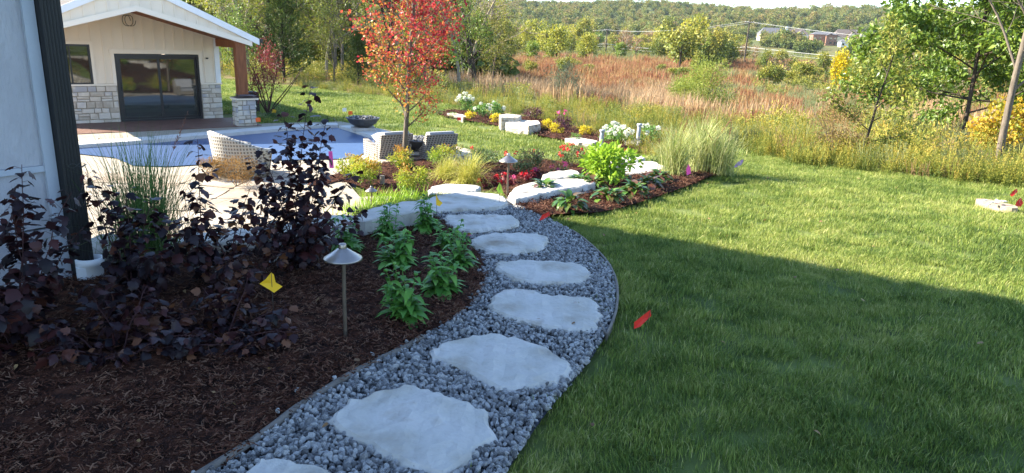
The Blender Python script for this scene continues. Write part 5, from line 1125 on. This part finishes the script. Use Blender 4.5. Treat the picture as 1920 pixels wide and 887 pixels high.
# conical cedar
def conifer(name, seed, h, rad, n, ls, mat):
    rng = np.random.RandomState(seed); mb = MB(); tube(mb, [(0, 0, -.2), (0, 0, h * .5), (0, 0, h * .98)], [.11, .07, .01], 7); ml = MB(); B = 110
    for i in range(B):
        t = (i + .5) / B; z = h * (.06 + .92 * t); L = rad * (1 - t) ** .8 * rng.uniform(.65, 1.1) + .1; az = i * 2.4 + rng.uniform(-.4, .4); P = arc(rng, (0, 0, z), az, 1.25 - .5 * t, L, -.45, 5, .12); tube(mb, P, np.linspace(.022, .006, 5), 3, False)
        m = int(n / B * (1.6 - 1.2 * t)); f = rng.uniform(.2, 1, m) * 4; a = np.minimum(f.astype(int), 3); pp = P[a] + (P[a + 1] - P[a]) * (f - a)[:, None] + rng.normal(0, .10, (m, 3)) * [1, 1, .6]
        leaf_batch(ml, S_quad(.3), pp, (P[-1] - P[0]) / L + rng.normal(0, .45, (m, 3)) + [0, 0, -.1], rng.normal(0, .5, (m, 3)) + [0, 0, 1], ls * rng.uniform(.6, 1.3, m), np.clip(rng.normal(.45, .22, m), 0, 1))
    return mb.mesh(name + '_wood', m_barkd, True), ml.mesh(name + '_crown', mat)
CED = conifer('cedar', 31, 6.0, 2.5, 6000, .22, m_cedl)
make_tree('cedar_tree', (-13.9, 43.5, H1(-13.9, 43.5)), CED, 'broad conical green cedar at the edge of the woods right of the pool house')
make_tree('cedar_tree', (-9.7, 44.5, H1(-9.7, 44.5)), CED, 'smaller dark cedar just right of the broad conical one', rz=1.9, s=.55)

# woods on the left, marsh trees, and the far hillside
PAR_W = dict(seg=6, wob=.09, up=[0.015, .03, .01, 0], taper=.4, lv=3, kids=[9, 6, 5], start=[.25, .2, .2], ang=[46, 46, 46], len=[.5, .55, .5], rr=.5, trunk=.9, minr=.012)
PAR_D = dict(seg=6, wob=.13, up=[0.01, .03, .01, 0], taper=.4, lv=3, kids=[7, 7, 6], start=[.3, .2, .15], ang=[52, 46, 46], len=[.62, .58, .55], rr=.6, trunk=.8, minr=.014)
WV = [tree_meshes('wood_a', 41, 11, .14, PAR_W, 2600, .20, m_yel, m_barkw, .55, .30), tree_meshes('wood_b', 42, 12, .15, PAR_W, 260, .18, m_oliv, m_barkw, .5, .3), tree_meshes('wood_c', 43, 9, .12, PAR_W, 3000, .20, m_oliv, m_barkg, .55, .32), tree_meshes('wood_d', 44, 12, .24, PAR_D, 500, .18, m_yel, m_barkd, .5, .3), tree_meshes('wood_e', 45, 9, .13, PAR_W, 3000, .20, m_grn, m_barkd, .55, .32)]
WL = ['sparse yellow leaved tree', 'bare pale grey tree', 'olive leaved tree', 'large dark limbed half bare tree', 'green leaved tree']
wr = np.random.RandomState(17)
def place(name, v, px, d, s, label, group, sz=None):
    if ' in line with ' in label and ((abs(px - 1388) < 30 and d < 250) or (abs(px - 1125) < 25 and d < 345) or (1425 < px < 1620 and d > 300)): return
    if ' in line with ' in label and 1420 < px < 1625: s = min(s, .5)
    a = azim(px); x, y = d * math.sin(a), d * math.cos(a); root = protos.get(v[0])
    if root is None: root = make_tree(name, (x, y, H1(x, y)), v[1], label, 'tree', group, wr.uniform(0, 6.28), s); protos[v[0]] = root; return root
    return dup(root, (x, y, H1(x, y)), wr.uniform(0, 6.28), s, label, group, sz)
protos = {}
WOODS = 'trees of the woods behind the pool house'
named = [(3, 722, 52, 1.05, 'large dark limbed half bare tree rising left of the red maple'), (3, 470, 60, .95, 'dark limbed half bare tree rising above the cedar'), (0, 448, 50, 1.0, 'sparse yellow tree just right of the pool house roof'), (0, 515, 62, 1.05, 'yellow tree rising behind the broad cedar'), (0, 395, 56, 1.1, 'yellow tree half hidden behind the pool house roof'),
 (4, 880, 48, .62, 'green tree at the marsh edge right of the red maple'), (2, 915, 56, .62, 'olive tree with an orange cast at the woods right end'), (1, 850, 50, .9, 'bare pale grey tree just right of the red maple crown'), (1, 865, 62, .95, 'bare grey tree behind the green tree at the marsh edge'), (2, 610, 47, .5, 'low olive tree between the cedar and the maple'), (4, 425, 40, .45, 'green small tree seen under the pool house beam'), (2, 432, 46, .55, 'olive small tree seen beside the pool house corner')]
for v, px, d, s, lab in named: place('woodland_tree', (v, WV[v]), px, d, s, lab, WOODS)
for k in range(58):
    v = [0, 1, 0, 2, 0, 2, 3, 1, 0, 1][k % 10]; px = wr.uniform(300, 850) if k % 6 else wr.uniform(820, 905); d = wr.uniform(52, 105); place('woodland_tree', (v, WV[v]), px, d, wr.uniform(.75, 1.15), WL[v] + (' in the front woods ' if d < 65 else ' in the middle woods ' if d < 85 else ' in the back woods ') + min([(330, 'behind the pool house roof'), (450, 'behind the timber porch post'), (520, 'behind the conical cedar'), (590, 'right of the cedar'), (650, 'above the left fire bowl'), (700, 'left of the maple crown'), (757, 'behind the maple trunk'), (810, 'behind the right of the maple'), (870, 'at the marsh end')], key=lambda q: abs(q[0] - px))[1], WOODS)

def far_tree(name, seed, h, w_, n, ls, mat, trunkmat=None, lumps=16, low=.25, r=.2, bare=False):
    rng = np.random.RandomState(seed); mb = MB(); tube(mb, [(0, 0, -.5), (rng.normal(0, .2), rng.normal(0, .2), h * .5), (rng.normal(0, .4), 0, h * .85)], [r, r * .6, r * .15], 5, False)
    for k in range(12 if not bare else 46):
        a = rng.uniform(0, 6.28); z = h * rng.uniform(.25, .8); L = w_ * .5 * rng.uniform(.5, 1); tube(mb, [(0, 0, z), (math.cos(a) * L * .5, math.sin(a) * L * .5, z + L * .5), (math.cos(a) * L, math.sin(a) * L, z + L * .8)], [r * .35, r * .2, r * .08], 3, False)
    ml = MB(); leafcloud(ml, rng, (0, 0, h * (.5 + low / 2)), (w_ * .5, w_ * .5, h * (.5 - low / 2)), n, ls, S_quad(.75), lumps, .5, rndz=.25, lumpr=.42); return mb.mesh(name + '_wood', trunkmat or m_barkd, True), ml.mesh(name + '_crown', mat)
FV = [far_tree('marsh_a', 51, 9.5, 8, 1500, .55, m_yel, low=.06), far_tree('marsh_b', 52, 8, 8, 1500, .55, m_oliv, low=.06), far_tree('marsh_c', 53, 8, 7, 1500, .55, m_grn, low=.06), far_tree('marsh_d', 54, 9, 7, 260, .5, m_rust, m_barkw, bare=True), far_tree('marsh_e', 55, 5, 7, 1200, .5, m_oliv, low=.0), far_tree('marsh_f', 56, 11, 5.5, 1300, .5, m_oliv)]
FL = ['yellow rounded tree', 'olive rounded tree', 'green rounded tree', 'bare twiggy tree', 'low olive thicket tree', 'slim olive tree']
MARSH = 'trees scattered across the marsh'
for v, px, d, s, lab in [(0, 1032, 190, 1.05, 'bright yellow green tree left of the middle utility pole'), (0, 1088, 215, .9, 'yellow tree just left of the middle utility pole'), (0, 1012, 230, .95, 'yellow tree at the left of the marsh tree group'), (0, 1190, 330, 1.0, 'pale yellow tree well beyond the middle utility pole'), (2, 1442, 175, .55, 'small bright green tree just right of the leaning utility pole'), (2, 985, 195, .7, 'dark green bushy tree at the left of the marsh'), (1, 1262, 260, .9, 'olive tree in the middle of the far marsh'), (4, 1275, 120, .5, 'round olive bush standing alone in the red reeds'), (4, 1500, 130, .8, 'wide low green thicket right of the leaning pole'), (4, 1430, 118, .55, 'round green bush in front of the leaning pole')]:
    place('marsh_tree', (10 + v, FV[v]), px, d, s, lab, MARSH)
MK = [(905, 'the far purple shrub'), (960, 'the limestone blocks'), (1010, 'the first yellow mounds'), (1053, 'the dead leaning trunk'), (1097, 'the flat white limestone'), (1127, 'the nearer vent pipe'), (1165, 'the white hydrangeas'), (1196, 'the taller vent pipe'), (1250, 'the left fountain grass'), (1315, 'the large willow shrub'), (1352, 'the right fountain grass'), (1388, 'the leaning utility pole'), (1440, 'the grey roofed far house'), (1475, 'the white far house'), (1528, 'the rust coloured far house'), (1567, 'the yellow columnar tree'), (1612, 'the sapling'), (1680, 'the big tree left side'), (1750, 'the big tree middle'), (1803, 'the dark slim trunk'), (1866, 'the pale bare trunk'), (1940, 'the right picture edge')]
def spot(v, px, d, s):
    m = min(MK, key=lambda q: abs(q[0] - px))[1]; dw = 'nearer' if d < 200 else ('mid distance' if d < 290 else 'distant'); sw = 'small ' if s < .85 else ('tall ' if s > 1.2 else '')
    return sw + FL[v] + ', ' + dw + ', in line with ' + m
for k in range(90):
    v = [4, 1, 4, 3, 5, 4, 1][k % 7]; px = wr.uniform(1400, 1980) if k % 5 else wr.uniform(985, 1400); d = wr.uniform(118, 190); s = wr.uniform(.45, .85) * (1 if k % 5 else .55); place('marsh_tree', (10 + v, FV[v]), px, d, s, spot(v, px, d, s), MARSH)
for k in range(240):
    v = wr.choice([0, 1, 1, 2, 3, 3, 4, 5, 1]); u = wr.rand(); px = wr.uniform(890, 1350) if k % 2 else wr.uniform(1280, 1950); dmin = 165 + 90 * (px < 1250); d = wr.uniform(dmin, 430); s = wr.uniform(.75, 1.5) * (1.0 if px < 1300 else .85)
    place('marsh_tree', (10 + v, FV[v]), px, d, s, spot(v, px, d, s), MARSH)
# willow-like shrub, yellow column
m_will = leafmat('willow_leaf', [(.13, .19, .03), (.27, .32, .05), (.40, .40, .08)], .1, .35, .5)
bush('willow_shrub', 0, 0, 5.2, 4.4, m_will, 'large yellow green willow shrub standing in the marsh behind the pale grasses', 'shrub', None, 215, 7000, .22, .22, lumps=34, world=(14.6, 56), stems=14)
bush('willow_shrub', 0, 0, 3.2, 2.6, m_will, 'smaller willow shrub at the left foot of the large one', 'shrub', None, 216, 3000, .2, .22, lumps=22, world=(12.0, 52), stems=10)
e_ = bush('yellow_column_tree', 0, 0, 2.6, 6.2, m_ymound, 'narrow bright yellow columnar tree alone in the marsh', 'tree', None, 210, 1800, .34, .7, lumps=30, world=(44.5, 101), stems=4)
e_ = bush('grey_willow', 0, 0, 2.6, 2.6, leafmat('grey_green_leaf', [(.12, .15, .07), (.22, .25, .13), (.30, .32, .18)], 0, .3, .6), 'grey green willow shrub at the foot of the dead leaning trunk', 'shrub', None, 211, 2200, .16, .2, lumps=22, world=(2.9, 46), stems=10)

# scattered vegetation in the marsh
m_gold = leafmat('goldenrod', [(.07, .11, .018), (.17, .20, .03), (.33, .30, .045), (.46, .32, .06)], .6, .35, .6)
m_sedge = leafmat('sedge', [(.10, .13, .05), (.20, .22, .08), (.30, .30, .14)], .6, .3, .6)
m_tan = leafmat('tan_reed', [(.28, .17, .08), (.42, .27, .14), (.50, .35, .20)], .5, .35, .7)
m_red = leafmat('red_reed', [(.22, .082, .042), (.33, .15, .068), (.33, .24, .09)], .8, .35, .7)
m_brn = leafmat('dry_weed', [(.20, .12, .06), (.32, .20, .10), (.26, .22, .08)], .6, .3, .7)
m_wood = leafmat('hillside_leaf', [(.045, .075, .022), (.08, .12, .03), (.14, .17, .036), (.22, .22, .045), (.21, .16, .05)], .5, .3, .7)
def weed(seed, h, n, mat, ls, lw=.35, leaves=14, rad=.35):
    rng = np.random.RandomState(seed); mb = MB()
    for k in range(n):
        P = arc(rng, (*rng.normal(0, rad * .6, 2), 0), rng.uniform(0, 6.28), rng.uniform(0, .35), h * rng.uniform(.6, 1.1), .2, 4, .05); side = np.array([.006, 0, 0])
        mb.add(np.vstack([P - side, P + side]), [(i, i + 1, 5 + i, 4 + i) for i in range(3)], .3); t = rng.uniform(.15, 1, leaves); f = t * 3; a = np.minimum(f.astype(int), 2); pp = P[a] + (P[a + 1] - P[a]) * (f - a)[:, None]
        leaf_batch(mb, S_quad(lw), pp, rdir(rng, leaves, .3), rdir(rng, leaves, 1), ls * rng.uniform(.6, 1.2, leaves) * (1.3 - .6 * t), np.clip(.15 + .7 * t * rng.uniform(.4, 1.2, leaves), 0, 1))
    return mb.mesh('weed_clump', mat)
def reed(seed, h, n, mat, wd=.02, rad=.5):
    rng = np.random.RandomState(seed); mb = MB(); p = rng.normal(0, rad, (n, 2)); a = rng.uniform(0, 6.28, n); l = rng.uniform(0, .3, n); hh = h * rng.uniform(.6, 1.1, n); side = np.column_stack([np.cos(a), np.sin(a), np.zeros(n)]) * wd
    b = np.column_stack([p, np.zeros(n)]); m = b + np.column_stack([-np.sin(a) * l * hh * .4, np.cos(a) * l * hh * .4, hh * .6]); t = b + np.column_stack([-np.sin(a) * l * hh * 1.3, np.cos(a) * l * hh * 1.3, hh]); V = np.stack([b - side, b + side, m - side, m + side, t], 1).reshape(-1, 3); o = (np.arange(n) * 5)[:, None]
    mb.add(V, np.concatenate([o + [0, 1, 3], o + [0, 3, 2], o + [2, 3, 4]]), np.repeat(rng.uniform(0, 1, n), 5)); return mb.mesh('reed_clump', mat)
def cloudmesh(seed, r, h, n, ls, mat, lw=.5):
    rng = np.random.RandomState(seed); mb = MB(); leafcloud(mb, rng, (0, 0, h * .45), (r, r, h * .5), n, ls, S_quad(lw), 9, .5, rndz=.2); return mb.mesh('shrub_clump', mat)
SRC = [weed(1, 1.0, 17, m_gold, .07, .42, 24), weed(2, .9, 17, m_gold, .08, .42, 22), weed(3, .8, 16, m_brn, .055, .35, 18), weed(4, 1.1, 16, m_sedge, .09, .25), cloudmesh(5, .8, 1.1, 320, .11, m_sedge, .3), cloudmesh(6, 1.0, 1.5, 380, .14, m_oliv), reed(7, 1.7, 80, m_tan), reed(8, 1.3, 80, m_red, .025), reed(9, 1.2, 70, m_sedge, .025), cloudmesh(10, 1.0, 1.4, 380, .13, m_gold, .35)]
vr = np.random.RandomState(99); Pn = []; Ix = []; Sc = []
for r0_, r1_, dens, sc in ((8, 18, 3.6, .72), (18, 34, 2.1, .9), (34, 60, .85, 1.1), (60, 110, .42, 1.25), (110, 200, .14, 1.6), (200, 420, .045, 2.1)):
    am = math.radians(56); n = int(dens * am * (r1_ ** 2 - r0_ ** 2)); r = np.sqrt(vr.uniform(r0_ ** 2, r1_ ** 2, n)); a = vr.uniform(-am, am, n); x, y = r * np.sin(a), r * np.cos(a); ed = edge_d(x, y); m = ed > -.12; x, y, r, ed = x[m], y[m], r[m], ed[m]; n = len(x)
    f1, f2, f3 = fnoise(x, y, 11.) + vr.normal(0, .25, n), fnoise(x + 50, y, 26.) + vr.normal(0, .2, n), fnoise(x, y + 80, 6.) + vr.normal(0, .3, n); left = x < -4 - .05 * y
    ix = np.where(ed < 9 + 6 * f1, np.where(f3 > .75, 2, np.where(f3 < -.6, 9, vr.randint(0, 2, n))), np.where(f1 > .35, 4, np.where(f3 > .5, 5, 3)))
    wet = (ed > 13 + 4 * f3) & ~left; tanz = wet & (r < 80 + 14 * f3) & (f1 < .55) & ((x < .16 * y + 6) | (f1 < -.5)); redz = wet & ~tanz & (r < 250) & ~((x > .33 * y) & (f3 + f2 > -.35))
    ix = np.where(redz, np.where((f2 > .35) & (x > .1 * y), np.where(f3 > .1, 8, 3), np.where(f3 > .95, 4, 7)), ix); ix = np.where(tanz, np.where(f3 > 1.0, 3, 6), ix)
    ix = np.where(wet & (r >= 250), np.where(f3 > .3, 5, np.where(f2 > 0, 8, 4)), ix); ix = np.where(left & (ed > 3), np.where(f1 > .1, 5, np.where(f3 > 0, 9, 2)), ix)
    s = sc * vr.uniform(.5, 1.1, n) * np.where(r < 60, .8, 1) * np.where(ed < .7, .6, 1) * np.where(left & (ed > 5), 1.3, 1)
    Pn.append(np.column_stack([x, y, H(x, y) - .08])); Ix.append(ix); Sc.append(s)
n = 60000; x, y = vr.uniform(-12, 24, n), vr.uniform(4, 46, n); ed = edge_d(x, y); m = (ed > .0) & (ed < 2.2) & (np.abs(np.arctan2(x, y)) < 1.0) & (vr.rand(n) < np.where(np.hypot(x, y) < 20, .9, .25)); x, y = x[m], y[m]; f = fnoise(x, y, 2.5) + vr.normal(0, .3, len(x))
Pn.append(np.column_stack([x, y, H(x, y) - .06])); Ix.append(np.where(f > .75, 2, np.where(f < -.5, 3, vr.randint(0, 2, len(x))))); Sc.append(vr.uniform(.22, .52, len(x)))
Pn = np.vstack(Pn); Ix = np.concatenate(Ix); Sc = np.concatenate(Sc); Rt = np.column_stack([vr.normal(0, .05, (len(Pn), 2)), vr.uniform(0, 6.28, len(Pn))])
for nm, ids, lab in (('meadow_weeds', (0, 1, 2, 9), 'yellow green goldenrod and weeds growing beyond the lawn edge'), ('sedges', (3, 4, 8), 'grey green sedges and low shrubs on the marsh slope'), ('thicket', (5,), 'olive brush and undergrowth at the edge of woods and marsh'), ('cattail_reeds', (6,), 'pale tan cattail reeds in the near marsh'), ('red_reeds', (7,), 'rust red marsh grass behind the tan reeds')):
    m = np.isin(Ix, ids); ii = np.searchsorted(np.array(ids), Ix[m]) if list(ids) == sorted(ids) else None
    scatter(nm, [SRC[i] for i in ids], Pn[m], Rt[m], Sc[m], ii, lab)
# far woods on the hills
HV = []
for i in range(5):
    rng = np.random.RandomState(400 + i); mb = MB(); leafcloud(mb, rng, (0, 0, 5.2), (4.6, 4.6, 4.6), 520, 1.1, S_quad(.8), 9, .4, rndz=.3, lumpr=.5); HV.append(mb.mesh('far_crown', m_wood))
n = 9500; a = vr.uniform(-math.radians(50), math.radians(50), n); r = 420 + 1150 * vr.uniform(0, 1, n) ** 1.15; x, y = r * np.sin(a), r * np.cos(a); f = fnoise(x, y, 140.)
m = (r > 640) | (f > .15); m &= ~((x > 205) & (x < 345) & (r < 770) & (r > 520)); x, y, r = x[m], y[m], r[m]; n = len(x)
scatter('hillside_woods', HV, np.column_stack([x, y, H(x, y) - 1]), np.column_stack([np.zeros((n, 2)), vr.uniform(0, 6.28, n)]), vr.uniform(.7, 1.35, n) * (1 + .25 * fnoise(x, y, 60.)), vr.randint(0, 5, n), 'distant wooded hillside in early autumn colour')
n = 1500; a = vr.uniform(-math.radians(38), math.radians(-2.5), n); r = vr.uniform(75, 420, n); x, y = r * np.sin(a), r * np.cos(a)
scatter('left_woods', HV, np.column_stack([x, y, H(x, y) - 1.5]), np.column_stack([np.zeros((n, 2)), vr.uniform(0, 6.28, n)]), vr.uniform(.5, 1.0, n), vr.randint(0, 5, n), 'deep woods far behind the pool house')

# ------------------------------------------------------------------ distant houses
m_hw = M('pale_wall', [(.62, .60, .55), (.70, .68, .62)], 1, .8, 0); m_hc = M('cream_wall', [(.60, .52, .34), (.66, .58, .40)], 1, .8, 0); m_hr = M('brown_roof', [(.085, .068, .06), (.12, .095, .085)], 1, .9, 0); m_hb = M('rust_wall', [(.22, .11, .07), (.28, .14, .09)], 1, .8, 0); m_hg = M('grey_roof', [(.085, .085, .092), (.12, .12, .13)], 1, .9, 0)
def far_house(px, d, w_, dp, h, rise, wm, rm, label, wing=True, chim=False, z=None):
    a = azim(px); x, y = d * math.sin(a), d * math.cos(a); zz = H1(x, y) if z is None else z; e = empty('distant_house', (x, y, zz), -a + .25); tag(e, label, 'house', 'houses on the far hillside')
    box(MB(), (0, 0, h / 2 - 1), (w_, dp, h + 2)).build('wall', wm, e); o_ = .6; W, D = w_ / 2 + o_, dp / 2 + o_; mb = MB()
    mb.add([(-W, -D, h), (W, -D, h), (W, D, h), (-W, D, h), (-W + D * .55, 0, h + rise), (W - D * .55, 0, h + rise)], [(0, 1, 5, 4), (2, 3, 4, 5), (3, 2, 1, 0)]); mb.also([(1, 2, 5), (3, 0, 4)], 6); rf = mb.build('roof', rm, e)
    if chim: box(MB(), (-w_ * .4, -dp * .3, h + rise * .6), (1.6, 1.6, rise * 1.6)).build('chimney', m_hw, rf)
    if wing:
        gx = w_ * .18; gw = w_ * .34; box(MB(), (gx, -dp / 2 - 1.5, h * .45 - 1), (gw, 3, h * .9 + 2)).build('wing', wm, e); g = gw / 2 + .5; y0_, y1_ = -dp / 2 - 3.5, 0; mb = MB(); hh = h * .9 + .02
        mb.add([(gx - g, y0_, hh), (gx, y0_, hh + rise * .8), (gx + g, y0_, hh), (gx - g, y1_, hh), (gx, y1_, hh + rise * .8), (gx + g, y1_, hh)], [(0, 3, 4, 1), (1, 4, 5, 2), (0, 2, 5, 3)]); mb.build('gable_roof', rm, e)
        mb = MB(); mb.add([(gx - g + .6, y0_ + .45, hh + .05), (gx + g - .6, y0_ + .45, hh + .05), (gx, y0_ + .45, hh + rise * .8 - .5)], [(0, 1, 2)]); mb.build('gable', wm, e)
    for k in range(5):
        wx = -w_ * .42 + w_ * .21 * k
        for lv in range(2 if h > 5 else 1):
            yy = -dp / 2 - .05 if not (wing and abs(wx - w_ * .18) < w_ * .18) else -dp / 2 - 3.06; box(MB(), (wx, yy, 1.7 + 3 * lv), (1.5, .1, 1.5)).build('window', m_glass, e)
for q in [(1434, 640, 22, 12, 5.5, 5, m_hc, m_hg, 'distant grey roofed house furthest left on the hillside', True, False), (1474, 635, 18, 11, 6.5, 4, m_hw, m_hr, 'distant white house with a pale chimney second from the left', True, True), (1500, 620, 16, 10, 3.5, 3, m_hw, m_hg, 'small dark roofed distant house left of the rust coloured one', False, False), (1528, 610, 17, 12, 7.5, 2, m_hb, m_hg, 'distant rust coloured modern house with a flat dark roof', True, False), (1545, 640, 14, 10, 5, 3, m_hb, m_hr, 'low brown distant building attached right of the rust house', False, False), (1570, 615, 18, 11, 6, 5.5, m_hc, m_hr, 'cream distant house with a steep brown gable', True, False), (1588, 585, 20, 9, 3.5, 2, m_hw, m_hg, 'long low white distant building below the cream gabled house', False, False), (1606, 625, 20, 11, 5, 4, m_hw, m_hr, 'pale distant house with a white chimney furthest right, near the tree', False, True)]:
    far_house(*q)

# ------------------------------------------------------------------ utility poles and wires
m_pole = M('weathered_pole', [(.055, .042, .032), (.09, .07, .055)], 2, .9, .2, 10); m_wire = M('bright_wire', [(.55, .54, .50), (.6, .6, .56)], 1, .4, 0)
def pole(px, py, d, h, lean, label):
    a = azim(px); x, y = d * math.sin(a), d * math.cos(a); z = H1(x, y); e = empty('utility_pole', (x, y, z)); tag(e, label, 'utility pole', 'utility poles crossing the marsh')
    tube(MB(), [(0, 0, -1), (lean * h, 0, h)], [.28, .18], 8).build('shaft', m_pole, e, True); box(MB(), (lean * (h - .8), 0, h - .8), (2.6, .16, .2)).build('crossarm', m_pole, e)
    for s in (-1.2, -.5, .5, 1.2): lathe(MB(), [(.07, 0), (.09, .1), (.05, .22), (0, .24)], (lean * (h - .8) + s, 0, h - .7), 6).build('insulator', m_wire, e)
    return Vector((x + lean * h, y, z + h)), Vector((x + lean * h * .45, y, z + h * .42))
pA = pole(1386, 118, 232, 13.5, .03, 'nearest brown utility pole leaning slightly right in the marsh'); pB = pole(1125, 97, 330, 11.5, .0, 'middle utility pole right of the yellow trees'); pC = pole(974, 70, 420, 12, .0, 'furthest utility pole seen above the dark bushes at left')
pZ = (Vector((143, 130, 1.9)), Vector((139, 128, -1.0)))
def wire(a, b, sag, label, r=.05):
    P = [a.lerp(b, t) + Vector((0, 0, -sag * 4 * t * (1 - t))) for t in np.linspace(0, 1, 24)]; tag(tube(MB(), [tuple(p) for p in P], r, 4).build('power_wire', m_wire, None), label, 'wire', 'wires between the utility poles')
k = 0
for (a, b, nm) in ((pZ, pA, 'from the nearest pole towards the right'), (pA, pB, 'between the nearest and the middle pole'), (pB, pC, 'between the middle and the furthest pole')):
    for off, lab in ((Vector((-1.2, 0, -.6)), 'upper left wire'), (Vector((1.2, 0, -.7)), 'upper right wire')): wire(a[0] + off, b[0] + off, 1.6, lab + ' ' + nm, .02)
    wire(a[1], b[1], 1.4, 'thick lower cable ' + nm, .045); wire(a[1] - Vector((0, 0, .9)), b[1] - Vector((0, 0, .9)), 1.6, 'thin lowest wire ' + nm, .02)

# ------------------------------------------------------------------ fallen leaves
m_fall = leafmat('fallen_leaf', [(.10, .05, .025), (.22, .12, .05), (.30, .20, .08), (.16, .05, .03)], .9, .1, .7)
fl = [leafmesh('fallen_leaf', S_lobed(.25, .2), m_fall, .5), leafmesh('fallen_leaf', S_lance(.5, .5), m_fall, .4)]
n = 900; x, y = vr.uniform(-3.2, 9, n), vr.uniform(1.5, 13, n); m = (edge_d(x, y) < 0) & (vr.rand(n) < np.where(inpoly(x, y, P_bed), .75, .22)); x, y = x[m], y[m]; n = len(x); onb = inpoly(x, y, P_bed) | inpoly(x, y, P_path)
scatter('fallen_leaves', fl, np.column_stack([x, y, H(x, y) + np.where(onb, .058, .03)]), np.column_stack([vr.normal(0, .3, (n, 2)), vr.uniform(0, 6.28, n)]), vr.uniform(.018, .042, n), vr.randint(0, 2, n), 'small dry leaves lying on the mulch, the path and the lawn')
# ------------------------------------------------------------------ haze
hz = MB(); box(hz, (150, 650, 60), (2400, 1900, 160)); hm = bpy.data.materials.new('haze'); hm.use_nodes = True; nt = hm.node_tree; nt.nodes.remove(nt.nodes['Principled BSDF']); pv = nt.nodes.new('ShaderNodeVolumePrincipled'); pv.inputs['Color'].default_value = (.85, .92, 1, 1); pv.inputs['Density'].default_value = .00005; nt.links.new(pv.outputs[0], nt.nodes['Material Output'].inputs['Volume'])
tag(hz.build('haze', hm), kind='stuff')
